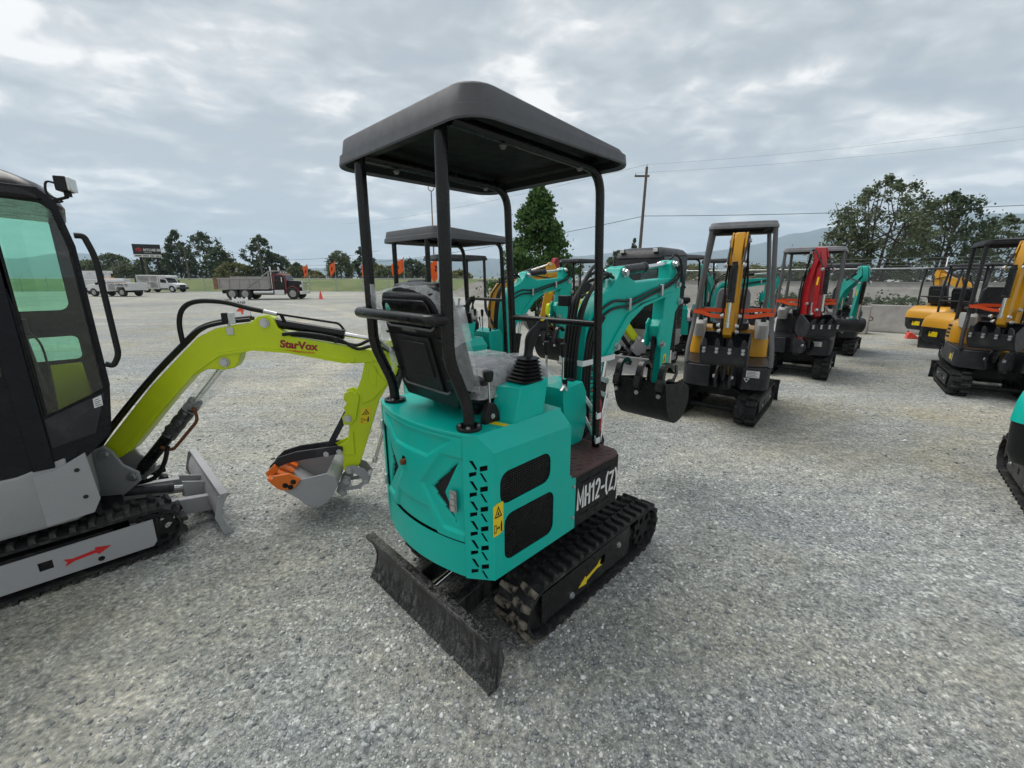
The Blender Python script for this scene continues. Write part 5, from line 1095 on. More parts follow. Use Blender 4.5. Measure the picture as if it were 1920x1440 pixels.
    for s in (-1, 1):
        m = MB(tf); m.prism([(1.27, .465), (1.235, .475), (.97, .455), (.86, .425), (.80, .37), (.775, .30), (.79, .285), (.83, .345), (.90, .375), (1.02, .395), (1.24, .415), (1.27, .435)], 'x', s * .05, s * .068); tb = m.build('thumb', 'charcoal', ar, .004)
        m = MB(tf); m.prism([(.775, .33), (.835, .385), (.86, .35), (.80, .285)], 'x', s * .07, s * .10); m.build('thumb_tip', 'orange', tb, .004)
    bp2 = [(.86, .205), (.90, .165), (.98, .10), (1.04, .035), (1.10, .022), (1.16, .05), (1.215, .12), (1.24, .18), (1.225, .225), (1.18, .26)]
    bp2 = [(y, z + .075) for y, z in bp2]
    bk = bucket(T, tf, .36, bp2, 'grey_paint', 2, (-.7, .55), tooth_len=.05)
    for s in (-1, 1):
        m = MB(tf); m.prism([(.84, .305), (.86, .355), (.955, .365), (1.02, .315), (.985, .265), (.94, .245), (.88, .26)], 'x', s * .193, s * .212); ct = m.build('side_cutter', 'orange', bk, .004)
        bolts(ct, [tf @ Vector((s * .212, y, z)) for y, z in ((.925, .285), (.955, .27), (.975, .305))], R3 @ Vector((s, 0, 0)), .013, .008, 'black_matte')
    for x in (-.15, -.05, .05, .15):
        m = MB(tf); m.loft([[Vector((x + a * .028, .90 + f * -.09, .25 + f * .075)) + Vector((0, .5 * b_, .8 * b_)) * hh for a, b_ in ((-1, -1), (1, -1), (1, 1), (-1, 1))] for f, hh in ((0, .022), (.6, .018), (1, .006))]); m.build('tooth', 'orange', bk, .003)
    m = MB(tf); m.cyl((-.18, 1.19, .285), (.18, 1.19, .285), .024, 12); m.build('torque_tube', 'blade_grey', bk)
    return T
# ---------------------------------------------------------------- vehicles (x along the vehicle, front at +x, origin on the ground under its rear left... centre line)
def wheel(T, x, y, r, w, side, rim='wheel_steel', dual=False):
    m = MB(); L = []
    for t, rr in ((-.5, .86), (-.42, .98), (-.3, 1), (.3, 1), (.42, .98), (.5, .86), (.5, .62), (.36, .58)):
        L.append([Vector((x + r * rr * math.cos(a), y + side * w * t, r + r * rr * math.sin(a))) for a in (2 * math.pi * k / 24 for k in range(24))])
    m.loft(L); ty = m.build('wheel', 'tyre', T, angle=40)
    m = MB(); L = []
    for t, rr in ((.40, .60), (.46, .58), (.30, .48), (.26, .30), (.44, .22), (.48, .12)):
        L.append([Vector((x + r * rr * math.cos(a), y + side * w * t, r + r * rr * math.sin(a))) for a in (2 * math.pi * k / 20 for k in range(20))])
    m.loft(L); m.build('rim', rim, ty, angle=40)
def vbox(T, name, mat, x0, x1, y0, y1, z0, z1, bevel=.03, parent=None):
    m = MB(); m.box(x0, x1, y0, y1, z0, z1); return m.build(name, mat, parent or T, bevel)
def vprism(T, name, mat, pts, y0, y1, bevel=.04, parent=None):
    m = MB(); m.prism(pts, 'y', y0, y1); return m.build(name, mat, parent or T, bevel, seg=3)
def dump_truck(loc, az):
    T = thing('dump_truck', 'maroon and black dump truck with worn grey tipping box', 'truck', loc, az); T.scale = (.82, .82, .88)
    W_ = 1.15
    for s in (-1, 1):
        for x in (1.55, 2.65): wheel(T, x, s * .92, .50, .5, s)
        wheel(T, 6.75, s * .98, .50, .30, s)
    vbox(T, 'chassis', 'black_matte', .4, 7.2, -.45, .45, .50, .80)
    m = MB(); m.loft([[Vector((x, y, z)) for x, y in ((.5 + a, -W_), (4.75, -W_), (4.75, W_), (.5 + a, W_))] for z, a in ((.92, .1), (1.72, 0))], True, False); bx = m.build('tipping_box', 'dump_grey', T, .02)
    m = MB(); m.loft([[Vector((x, y, z)) for x, y in ((.56, -W_ + .06), (4.69, -W_ + .06), (4.69, W_ - .06), (.56, W_ - .06))] for z in (1.0, 1.70)], True, False); m.build('box_lining', 'rust_brown', bx)
    for s in (-1, 1):
        for k in range(6): x = .55 + k * .83; vbox(T, 'rib', 'dump_grey', x, x + .10, min(s * W_, s * (W_ + .07)), max(s * W_, s * (W_ + .07)), .90, 1.74, .01, bx)
        vbox(T, 'top_rail', 'dump_grey', .5, 4.78, min(s * W_, s * (W_ + .075)), max(s * W_, s * (W_ + .075)), 1.68, 1.78, .01, bx); vbox(T, 'bottom_rail', 'dump_grey', .5, 4.78, min(s * W_, s * (W_ + .075)), max(s * W_, s * (W_ + .075)), .86, .96, .01, bx)
        vbox(T, 'side_board', 'dump_grey', 1.6, 4.7, min(s * (W_ - .04), s * W_), max(s * (W_ - .04), s * W_), 1.78, 1.90, .005, bx)
        m = MB(); m.tube([(2.9, s * (W_ + .09), .95), (4.85, s * (W_ + .05), 2.28)], .035, 8); m.build('tarp_arm', 'galv', bx)
    vbox(T, 'tailgate', 'rust_brown', .12, .5, -W_, W_, .86, 1.80, .02, bx)
    for k in range(3): vbox(T, 'tailgate_rib', 'dump_grey', .08, .12, -W_ + .1, W_ - .1, 1.0 + k * .27, 1.08 + k * .27, .01, bx)
    vbox(T, 'headboard', 'dump_grey', 4.76, 4.90, -W_, W_, .92, 2.35, .02, bx); vprism(T, 'cab_guard', 'dump_grey', [(4.8, 2.25), (5.5, 2.32), (5.5, 2.40), (4.8, 2.36)], -W_, W_, .01, bx)
    cb = vprism(T, 'cab', 'maroon', [(5.05, .80), (6.25, .80), (6.25, 1.62), (6.05, 2.05), (5.85, 2.14), (5.15, 2.14), (5.05, 2.05)], -1.0, 1.0, .06)
    for s in (-1, 1):
        y = s * 1.003
        obj('door', plate([(5.20, .85), (6.10, .85), (6.12, 1.55), (5.20, 1.55)], [], .01, frame((0, y + (.01 if s < 0 else 0), 0), (1, 0, 0), (0, 0, 1))), 'black_gloss', cb)
        obj('door_window', plate([(5.28, 1.58), (6.10, 1.58), (5.98, 1.98), (5.28, 2.0)], [], .008, frame((0, y + (.008 if s < 0 else 0), 0), (1, 0, 0), (0, 0, 1))), 'glass_dark', cb)
        m = MB(); m.cyl((4.98, s * .92, .9), (4.98, s * .92, 2.62), .065, 12); m.cyl((4.98, s * .92, 2.60), (4.93, s * .92, 2.72), .065, 12); m.build('exhaust_stack', 'chrome', T)
        m = MB(); m.cyl((3.35, s * .82, .62), (5.05, s * .82, .62), .24, 18); tk = m.build('fuel_tank', 'chrome', T, .01)
        vbox(T, 'step', 'chrome', 5.15, 6.0, min(s * .7, s * 1.05), max(s * .7, s * 1.05), .38, .80)
        m = MB(); m.prism([(6.75 + .62 * math.cos(R(a)), .52 + .60 * math.sin(R(a))) for a in range(0, 181, 15)] + [(6.75 + .53 * math.cos(R(a)), .52 + .53 * math.sin(R(a))) for a in range(180, -1, -15)], 'y', s * .72, s * 1.14); m.build('fender', 'maroon', T, .01)
        m = MB(); m.box(7.42, 7.56, s * .98 - .10, s * .98 + .10, 1.02, 1.22); m.build('headlight', 'lamp_glass', T, .03)
        m = MB(); m.box(5.95, 6.02, s * 1.18, s * 1.32, 1.45, 1.85); m.tube([(5.98, s * 1.0, 1.8), (5.98, s * 1.25, 1.85)], .02, 6); m.build('mirror', 'chrome', T)
        m = MB(); m.cyl((5.5, s * .6, 2.14), (5.75, s * .6, 2.24), .05, 8, .07); m.build('horn', 'chrome', cb)
    obj('windscreen', plate([(-.85, 0), (.85, 0), (.80, .44), (-.80, .44)], [], .01, frame((6.255, 0, 1.63), (0, 1, 0), (-.42, 0, 1))), 'glass_dark', cb)
    vprism(T, 'bonnet', 'black_gloss', [(6.22, .85), (7.42, .80), (7.44, 1.48), (7.3, 1.54), (6.22, 1.62)], -.72, .72, .06)
    vbox(T, 'grille', 'chrome', 7.43, 7.50, -.62, .62, .72, 1.50, .02); vbox(T, 'bumper', 'chrome', 7.36, 7.58, -1.12, 1.12, .42, .70, .04)
    for k in range(7): vbox(T, 'marker_lamp', 'amber', 5.9, 5.96, -.8 + k * .266 - .03, -.8 + k * .266 + .03, 2.12, 2.17, .005, cb)
def box_van(loc, az):
    T = thing('box_truck', 'white box-bodied utility truck with short bonnet and scuffed sides', 'truck', loc, az); T.scale = (.80, .80, .86)
    for s in (-1, 1):
        wheel(T, 1.55, s * .86, .42, .40, s); wheel(T, 5.25, s * .90, .42, .26, s, 'white_worn')
    vbox(T, 'chassis', 'black_matte', .3, 5.9, -.4, .4, .40, .62)
    b = vprism(T, 'box_body', 'white_worn', [(.45, .42), (1.05, .42), (1.15, .85), (1.95, .85), (2.05, .42), (3.55, .42), (3.55, 2.15), (.45, 2.20)], -1.08, 1.08, .04)
    vprism(T, 'luton', 'white_worn', [(3.55, 1.75), (3.6, 1.75), (4.75, 1.82), (4.75, 2.02), (4.6, 2.12), (3.55, 2.15)], -1.0, 1.0, .05, b)
    for s in (-1, 1):
        for k, (x0, x1, z0, z1) in enumerate(((.6, 1.3, .95, 1.35), (1.35, 2.3, 1.0, 1.4), (2.35, 3.4, .6, 1.3), (.6, 2.3, 1.45, 2.05), (2.4, 3.4, 1.4, 2.05))): 
            obj('locker_door', plate([(x0, z0), (x1, z0), (x1, z1), (x0, z1)], [], .012, frame((0, s * 1.08 + (.012 if s < 0 else 0), 0), (1, 0, 0), (0, 0, 1))), 'white_worn', b, .003)
    vbox(T, 'rear_step', 'black_matte', .05, .45, -.9, .9, .42, .56); vbox(T, 'rear_rack', 'charcoal', .10, .44, -.95, .95, .60, 1.9, .02)
    c = vprism(T, 'cab', 'white_paint', [(3.56, .50), (4.70, .50), (4.75, 1.18), (4.45, 1.72), (3.56, 1.78)], -.98, .98, .05)
    vprism(T, 'bonnet', 'white_paint', [(4.6, .62), (5.98, .62), (6.02, .98), (5.7, 1.12), (4.7, 1.22)], -.88, .88, .08)
    for s in (-1, 1):
        obj('door_window', plate([(3.75, 1.22), (4.62, 1.20), (4.38, 1.64), (3.75, 1.66)], [], .008, frame((0, s * .983 + (.008 if s < 0 else 0), 0), (1, 0, 0), (0, 0, 1))), 'glass_dark', c)
        obj('door_panel', plate([(3.75, .55), (4.66, .55), (4.68, 1.16), (3.75, 1.16)], [], .008, frame((0, s * .983 + (.008 if s < 0 else 0), 0), (1, 0, 0), (0, 0, 1))), 'white_paint', c)
        vbox(T, 'sill', 'charcoal', 3.6, 4.75, min(s * .8, s * 1.0), max(s * .8, s * 1.0), .36, .52); vbox(T, 'headlight', 'lamp_glass', 5.94, 6.05, min(s * .58, s * .84), max(s * .58, s * .84), .80, .98)
        m = MB(); m.prism([(5.25 + .54 * math.cos(R(a)), .44 + .52 * math.sin(R(a))) for a in range(0, 181, 15)] + [(5.25 + .46 * math.cos(R(a)), .44 + .45 * math.sin(R(a))) for a in range(180, -1, -15)], 'y', s * .70, s * 1.02); m.build('fender', 'white_paint', T, .01)
        vbox(T, 'mirror', 'black_matte', 4.6, 4.68, min(s * 1.1, s * 1.28), max(s * 1.1, s * 1.28), 1.2, 1.55)
    obj('windscreen', plate([(-.82, 0), (.82, 0), (.78, .58), (-.78, .58)], [], .01, frame((4.745, 0, 1.21), (0, 1, 0), (-.55, 0, 1))), 'glass_dark', c)
    vbox(T, 'bumper', 'charcoal', 5.95, 6.15, -.98, .98, .40, .64); vbox(T, 'grille', 'charcoal', 6.0, 6.05, -.5, .5, .68, .95)
def pickup(loc, az):
    T = thing('service_pickup', 'white service pickup with locker body parked facing the cab excavator', 'truck', loc, az); T.scale = (.9, .9, .95)
    for s in (-1, 1): wheel(T, 1.05, s * .78, .38, .30, s); wheel(T, 4.05, s * .80, .38, .25, s)
    vbox(T, 'chassis', 'black_matte', .1, 4.8, -.4, .4, .36, .56)
    b = vprism(T, 'locker_body', 'white_worn', [(.05, .55), (.55, .55), (.65, .85), (1.45, .85), (1.55, .50), (2.30, .50), (2.30, 1.22), (.05, 1.22)], -.98, .98, .03)
    for s in (-1, 1):
        for x0, x1, z0, z1 in ((.12, .62, .9, 1.18), (.66, 1.48, .90, 1.18), (1.55, 2.25, .56, 1.18)):
            d = obj('locker_door', plate([(x0, z0), (x1, z0), (x1, z1), (x0, z1)], [], .012, frame((0, s * .98 + (.012 if s < 0 else 0), 0), (1, 0, 0), (0, 0, 1))), 'white_worn', b, .003)
            vbox(T, 'latch', 'black_matte', (x0 + x1) / 2 - .04, (x0 + x1) / 2 + .04, min(s * .99, s * 1.01), max(s * .99, s * 1.01), z1 - .14, z1 - .06, .005, b)
    vbox(T, 'load_pipe', 'rust_brown', 2.31, 2.42, -.9, .9, .6, 1.3)
    c = vprism(T, 'cab', 'white_paint', [(2.42, .46), (3.70, .46), (3.75, 1.05), (3.40, 1.52), (3.20, 1.60), (2.48, 1.60), (2.40, 1.1)], -.90, .90, .06)
    for s in (-1, 1):
        for pts in ([(2.52, 1.10), (2.80, 1.10), (2.80, 1.50), (2.58, 1.50)], [(2.86, 1.10), (3.58, 1.08), (3.32, 1.48), (2.86, 1.50)]): obj('door_window', plate(pts, [], .008, frame((0, s * .903 + (.008 if s < 0 else 0), 0), (1, 0, 0), (0, 0, 1))), 'glass_dark', c)
        vbox(T, 'mirror', 'black_matte', 3.35, 3.45, min(s * .95, s * 1.15), max(s * .95, s * 1.15), 1.05, 1.25); vbox(T, 'headlight', 'lamp_glass', 4.66, 4.76, min(s * .5, s * .85), max(s * .5, s * .85), .72, .92)
    obj('windscreen', plate([(-.80, 0), (.80, 0), (.74, .54), (-.74, .54)], [], .01, frame((3.745, 0, 1.07), (0, 1, 0), (-.66, 0, 1))), 'glass_dark', c)
    vprism(T, 'bonnet', 'white_paint', [(3.66, .50), (4.70, .50), (4.74, .98), (4.5, 1.06), (3.72, 1.12)], -.90, .90, .07); vbox(T, 'grille', 'charcoal', 4.70, 4.76, -.48, .48, .62, .95); vbox(T, 'bumper', 'charcoal', 4.68, 4.86, -.92, .92, .38, .60)
    m = MB(); m.box(3.0, 3.14, -.5, .5, 1.60, 1.68); m.build('light_bar', 'amber', c, .02)
def bucket_truck(loc, az):
    T = thing('bucket_truck', 'white utility truck with folded lift boom standing behind the service pickup', 'truck', loc, az)
    for s in (-1, 1): wheel(T, 1.2, s * .85, .45, .4, s); wheel(T, 4.6, s * .88, .45, .3, s)
    vbox(T, 'chassis', 'black_matte', .2, 5.4, -.4, .4, .45, .7); vprism(T, 'utility_body', 'white_worn', [(.1, .7), (.7, .7), (.8, 1.0), (1.6, 1.0), (1.7, .6), (3.2, .6), (3.2, 1.45), (.1, 1.45)], -1.05, 1.05)
    c = vprism(T, 'cab', 'white_paint', [(3.3, .6), (4.4, .6), (4.45, 1.35), (4.15, 1.95), (3.3, 2.0)], -.98, .98); vprism(T, 'bonnet', 'white_paint', [(4.4, .65), (5.4, .65), (5.4, 1.15), (4.5, 1.35)], -.9, .9)
    for s in (-1, 1): obj('door_window', plate([(3.45, 1.35), (4.3, 1.33), (4.08, 1.85), (3.45, 1.87)], [], .008, frame((0, s * .983 + (.008 if s < 0 else 0), 0), (1, 0, 0), (0, 0, 1))), 'glass_dark', c)
    m = MB(); m.cyl((1.4, 0, 1.4), (1.4, 0, 2.0), .25, 14); m.build('turret', 'white_worn', T); m = MB(); m.box(.9, 4.6, -.15, .15, 2.0, 2.25); m.build('lift_boom', 'white_worn', T, .03)
    m = MB(); m.box(4.5, 5.1, -.35, .35, 1.95, 2.5); m.build('basket', 'white_paint', T, .05)
    m = MB(); m.tube([(2.2, -.9, 1.5), (2.3, -.9, 2.1), (4.3, -.9, 2.12)], .04, 6); m.build('ladder_rack', 'galv', T)

# ---------------------------------------------------------------- signs, cones, flags, poles
def billboard():
    Y = 60; a, b = at(246, 457, Y), at(299, 459.5, Y + 1.5); c = at(252, 482, Y); T = thing('billboard', 'black auction billboard with RITCHIE BROS lettering on two black posts', 'billboard', (a.x, a.y, 0), 90 - 88)
    T.rotation_euler = (0, 0, math.atan2(b.y - a.y, b.x - a.x)); w = (b - a).length; z1, z0 = a.z, c.z
    m = MB(); m.box(0, w, .02, .25, z0, z1); bd = m.build('board', 'decal_black', T, .02)
    m = MB(); m.box(.02, w - .02, -.01, .018, z0 + .02, z0 + (z1 - z0) * .22); m.build('caption_strip', 'decal_white', bd)
    for x0, x1 in ((.15, .85), (.98, 1.6), (1.75, 2.2), (2.35, 2.75), (2.9, w - .15)):
        m = MB(); m.box(x0, x1, -.016, -.012, z0 + .12, z0 + .25); m.build('caption_words', 'decal_black', bd)
    fm = frame((.32, -.004, z0 + (z1 - z0) * .46), (1, 0, 0), (0, 0, 1)); text('logo_mark', 'rb', .72, fm @ Matrix.Translation((0, 0, .002)), 'decal_red', bd, bold=.02)
    text('board_name', 'RITCHIE BROS.', .46, fm @ Matrix.Translation((.80, .02, .002)), 'decal_white', bd, sx=.80, bold=.012); text('board_subline', 'Auctioneers', .17, fm @ Matrix.Translation((.82, -.22, .002)), 'decal_white', bd)
    for x in (w * .22, w * .82): m = MB(); m.cyl((x, .14, 0), (x, .14, z0 + .1), .13, 12); m.build('post', 'black_matte', T)
def cone(px, py, h=.62):
    g = gnd(px, py); T = thing('traffic_cone', 'orange traffic cone standing in front of the dump truck' if px > 500 else 'orange traffic cone standing between the box truck and the dump truck', 'cone', (g.x, g.y, 0))
    m = MB(); m.box(-.19, .19, -.19, .19, 0, .035); m.build('base', 'cone_orange', T, .01); m = MB(); m.cyl((0, 0, .03), (0, 0, h), .14, 16, .03); m.build('body', 'cone_orange', T)
def lane_sign():
    g = gnd(455, 594); T = thing('lane_sign', 'white A-frame sign board reading LANE 4 standing on the gravel', 'sign', (g.x, g.y, 0), math.degrees(math.atan2(g.x, g.y)) + 4)
    w, h = .62, .84
    for s in (-1, 1):
        fm = frame((-w / 2, s * .24, 0), (1, 0, 0), (0, -s * .24, h)) if True else None
        notch = [(0, 0), (w, 0), (w - .03, h), (w - .10, h), (w - .12, h - .06), (w - .20, h - .06), (w - .22, h), (.36, h), (.34, h - .07), (.27, h - .07), (.25, h), (.20, h), (.18, h - .06), (.10, h - .06), (.09, h), (.03, h)]
        bd = obj('panel', plate(notch, [], .018, fm), 'decal_white', T, .003)
        if s < 0:
            text('lane_word', 'LANE', .17, fm @ Matrix.Translation((.10, h * .66, .0185)) @ Matrix.Diagonal((1, 1, 1, 1)), 'decal_black', bd, sx=.95, bold=.004); text('lane_number', '4', .52, fm @ Matrix.Translation((.15, h * .16, .0185)), 'decal_orange', bd, bold=.012)
def flag(px, top, base_y, Y, h, w, ph, label):
    a = at(px, top, Y); T = thing('flag', label, 'flag', (a.x, a.y, 0), group='orange flags along the yard edge'); zt = a.z
    m = MB(); m.tube([(0, 0, 0), (0, 0, zt + .03)], .02, 6); m.build('pole', 'galv', T)
    def f(u, v): return Vector((-w * u * (1 - .25 * v) + .05 * math.sin(ph + v * 4), .10 * math.sin(ph + u * 5 + v * 2), zt - h * v - .55 * h * u * (.6 + .4 * math.sin(ph)) + .04 * math.sin(u * 9 + ph)))
    m = MB(); m.grid(f, 10, 8); m.build('cloth', 'flag_orange', T, angle=80)
    m = MB(); m.grid(lambda u, v: f(.30 + .4 * u, .35 + .3 * v) + Vector((0, -.012, 0)), 6, 4, lambda u, v: (int(u * 6) + int(v * 4)) % 3 != 0); m.build('cloth_print', 'decal_black', T)
def utility_pole(px, top, Y, label, arm=True, r=.15, lean=0):
    a = at(px, top, Y); T = thing('utility_pole', label, 'pole', (a.x, a.y, 0)); z = a.z
    m = MB(); m.cyl((-lean, 0, 0), (0, 0, z), r, 12, r * .68); m.build('post', 'pole_wood', T)
    if arm:
        m = MB(); m.box(-.95, .25, -.06, .06, z - .75, z - .62, Matrix.Rotation(0, 4, 'Y')); am = m.build('crossarm', 'pole_wood', T)
        for x in (-.88, .02): m = MB(); m.cyl((x, 0, z - .62), (x, 0, z - .45), .05, 8, .03); m.build('insulator', 'galv', am)
        m = MB(); m.cyl((.0, 0, z), (0, 0, z + .18), .05, 8, .03); m.build('insulator', 'galv', T)
    return a
def wire(pts, r, label):
    m = MB(); m.tube(pts, r, 5); tag(m.build('overhead_wire', 'hose'), label, 'wire', 'overhead wires across the sky')
def sag(a, b, s, n=14): return [Vector(a).lerp(Vector(b), k / n) - Vector((0, 0, 4 * s * (k / n) * (1 - k / n))) for k in range(n + 1)]
def chain_fence(name, label, p0, p1, z, post_d, pitch, wr, barb=True, zb=0.0):
    p0, p1 = Vector((*p0, zb)), Vector((*p1, zb)); d = p1 - p0; L = d.length; T = thing(name, label, 'fence', p0); T.rotation_euler = (0, 0, math.atan2(d.y, d.x))
    n = int(L / post_d)
    for k in range(n + 1):
        x = L * k / n; m = MB(); m.cyl((x, 0, 0), (x, 0, z + .05), .032, 8)
        if barb: m.tube([(x, 0, z), (x, .25, z + .30)], .018, 6)
        m.build('post', 'galv', T)
    m = MB(); m.tube([(0, 0, z), (L, 0, z)], .022, 6); m.build('top_rail', 'galv', T)
    m = MB(); k = -z
    while k < L:
        for s in (0, 1):
            x0, x1 = k, k + z; z0, z1 = (0, z) if s == 0 else (z, 0)
            if x0 < 0: z0 += (z1 - z0) * (-x0) / (x1 - x0); x0 = 0
            if x1 > L: z1 -= (z1 - z0) * (x1 - L) / (x1 - x0 + 1e-9); x1 = L
            if x1 - x0 > .02: m.tube([(x0, .01 * s, z0), (x1, .01 * s, z1)], wr, 3)
        k += pitch
    tag(m.build('chain_link', 'galv', T, fix=False), kind='stuff')
    if barb:
        for q in (.3, .65, 1): m = MB(); m.tube([(0, .25 * q, z + .30 * q), (L, .25 * q, z + .30 * q)], .005, 4); m.build('barbed_wire', 'galv', T)
    return T
def barrier(c, az, L, label):
    T = thing('concrete_barrier', label, 'barrier', (c[0], c[1], 0), az, 'concrete barriers along the fence')
    pr = [(-.30, 0), (-.30, .08), (-.14, .34), (-.085, .80), (.085, .80), (.14, .34), (.30, .08), (.30, 0)]
    m = MB(); m.prism(pr, 'x', -L / 2, L / 2); m.build('block', 'concrete', T, .025, seg=3)
    for s in (-1, 1): m = MB(); m.tube([(s * L / 2, -.0, .5), (s * (L / 2 + .07), 0, .47), (s * (L / 2 + .07), 0, .40), (s * L / 2, 0, .38)], .014, 8); m.build('lifting_loop', 'rust', T)
# ---------------------------------------------------------------- trees: tapered trunk, limbs, crown of leaf-sized faces in clumps
def leaf_cloud(rng, centers, rad, n, size, flat=.7):
    N = len(centers) * n; c = np.repeat(centers, n, 0); r = np.repeat(rad, n)
    d = rng.normal(size=(N, 3)); d /= np.linalg.norm(d, axis=1)[:, None]; d[:, 2] *= flat
    p = c + d * (r * np.abs(rng.normal(0, .62, N)) )[:, None] + rng.normal(size=(N, 3)) * (r * .16)[:, None]
    a = rng.normal(size=(N, 3)) + d * .8 + np.array([0, 0, .5]); a /= np.linalg.norm(a, axis=1)[:, None]
    t = np.cross(a, rng.normal(size=(N, 3))); t /= np.linalg.norm(t, axis=1)[:, None]; b = np.cross(a, t)
    s = (size * rng.uniform(.6, 1.35, N))[:, None]
    V = np.stack([p - t * s * .5, p + b * s * .38 + t * s * .05, p + t * s * .5 + a * s * .12, p - b * s * .38 + t * s * .05], 1).reshape(-1, 3)
    return V.astype(np.float32)
def quad_mesh(name, V):
    n = len(V) // 4; me = bpy.data.meshes.new(name); me.vertices.add(len(V)); me.vertices.foreach_set('co', V.ravel())
    me.loops.add(n * 4); me.loops.foreach_set('vertex_index', np.arange(n * 4, dtype=np.int32)); me.polygons.add(n); me.polygons.foreach_set('loop_start', np.arange(0, n * 4, 4, dtype=np.int32)); me.update(calc_edges=True); return me
def tree(name, label, base, h, w, mat, seed, shape='round', clumps=60, n=40, leaf=.3, trunk=None, crown0=.2, stems=1, group=None, cr=.16, cat='tree'):
    rng = np.random.default_rng(seed); T = thing(name, label, cat, base, group=group)
    C, Rd = [], []
    while len(C) < clumps:
        u = rng.uniform(0, 1); a = rng.uniform(0, 6.283)
        if shape == 'cone': prof = (1 - u) ** .72 * min(1, (u + .05) / .14) * (.80 + .2 * math.sin(u * 23 + a))
        elif shape == 'spire': prof = (1 - u) ** .8 * min(1, (u + .1) / .2)
        elif shape == 'tall': prof = math.sin(math.pi * min(1, u * .9 + .12)) ** .7 * (.8 + .25 * math.sin(a * 3 + seed + u * 5))
        else: prof = math.sin(math.pi * min(1, u * .92 + .08)) ** .55 * (.82 + .22 * math.sin(a * 2 + seed))
        q = rng.uniform(.35, 1) ** .5 * prof * w / 2
        C.append((q * math.cos(a), q * math.sin(a), h * (crown0 + (1 - crown0) * u))); Rd.append(cr * w * rng.uniform(.55, 1.15) * (.35 + .65 * prof))
    C = np.array(C); Rd = np.array(Rd)
    o = obj('crown', quad_mesh('crown', leaf_cloud(rng, C, Rd, n, leaf)), mat, T); o.data.polygons.foreach_set('use_smooth', [False] * len(o.data.polygons))
    tr = trunk or h * .022; m = MB()
    for sidx in range(stems):
        off = Vector((rng.normal() * w * .045, rng.normal() * w * .045, 0)) if stems > 1 else Vector()
        top = Vector((off.x * 3, off.y * 3, h * .86)); m.tube(spline([off * .5, off + Vector((0, 0, h * .25)), off * 1.9 + Vector((rng.normal() * .02 * h, rng.normal() * .02 * h, h * .55)), top], 4), tr, 8, radii=[tr * (1 - .9 * i / 12) for i in range(13)])
        for k in rng.choice(len(C), min(len(C), 9), False):
            e = Vector(C[k]); z0 = max(h * crown0 * .8, e.z * .62); s0 = off.lerp(top, z0 / (h * .86)); s0.z = z0
            m.tube(spline([s0, s0.lerp(e, .5) + Vector((0, 0, -.02 * h)), e], 3), tr * .3, 5, radii=[tr * (.34 - .04 * i) for i in range(7)])
    m.build('trunk', 'bark', T, fix=False); return T
def shrub_row(name, label, p0, p1, h, d, mat, seed, n=2600, leaf=.10):
    rng = np.random.default_rng(seed); p0, p1 = np.array(p0), np.array(p1); T = thing(name, label, 'hedge', (*((p0 + p1) / 2), 0)); L = np.linalg.norm(p1 - p0); k = int(L / .35)
    C = []; ax = (p1 - p0) / L
    for i in range(k):
        for j in range(3): t = (i + rng.uniform(-.4, .4)) / k - .5; q = ax * L * t + np.array([-ax[1], ax[0]]) * rng.uniform(-.5, .5) * d; C.append((q[0], q[1], h * rng.uniform(.3, .85)))
    C = np.array(C); Rd = rng.uniform(.25, .42, len(C)) * h
    obj('foliage', quad_mesh('foliage', leaf_cloud(rng, C, Rd, max(4, n // len(C)), leaf)), mat, T)
    m = MB()
    for c in C[::3]: m.tube([(c[0], c[1], 0), (c[0], c[1], c[2])], .012, 5)
    m.build('stems', 'bark', T, fix=False)
# ---------------------------------------------------------------- the yard's machines
type_a('mini_excavator', 'teal mini excavator lettered MH12-(Z), its film-wrapped seat and black rear blade in full view', (.1456, 2.2586), 45)
cab_excavator('cab_excavator', 'lime and grey excavator with closed dark cab and StarVox lettering on its lime boom', (-2.78, 2.2), 45, swing=33)
type_a('mini_excavator', 'second teal mini excavator under a grey canopy, behind the MH12 machine seat', (-.36, 4.62), 45, fine=False, dz=-.13, film_seat=False)
type_b('mini_excavator', 'yellow mini excavator behind the second teal one, with black seat and raised boom', (-.85, 7.6), 62, hood='yellow', word='AGT', can='charcoal', post='charcoal', pose='reach', swing=20, tape=False, seat='seat_black', canz=1.92, sc=.98)
type_b('mini_excavator', 'red mini excavator beside the trunk of the conical leafy tree, under a dark canopy', (1.5, 10.8), 225, paint='red', hood='red', can='charcoal', post='charcoal', pose='tucked', swing=10, tape=False, seat='seat_black', canz=1.95)
cab_excavator('cab_excavator', 'lime and light grey cab excavator facing the raised bucket of the MH12 machine', (2.45, 8.0), 220, near=False, swing=28)
type_a('mini_excavator', 'teal mini excavator between the lime cab machine and the yellow one with orange tape', (3.95, 9.3), 100, fine=False, dz=-.08, film_seat=False)
type_b('mini_excavator', 'teal and charcoal mini excavator farthest back behind the yellow machine with orange tape', (5.4, 11.4), 225, paint='teal_far', hood='charcoal', can='charcoal', post='charcoal', pose='reach', swing=-10, tape=False, canz=1.98)
type_b('mini_excavator', 'yellow mini excavator with grey canopy and orange tape, its boom folded upright before the seat', (2.64, 5.17), 219, can='canopy_light', swing=6, slew=-13, canz=2.12, canw=.345)
type_b('mini_excavator', 'mini excavator with red boom, charcoal body and orange tape across its posts', (5.0, 7.35), 219, paint='red', hood='charcoal', swing=-38, canz=2.0)
type_b('mini_excavator', 'mini excavator with teal boom and charcoal body beside the gap in the concrete barriers', (7.15, 9.5), 222, paint='teal_far', hood='charcoal', swing=-22, pose='reach', can='charcoal', tape=False, canz=1.90, sc=.95)
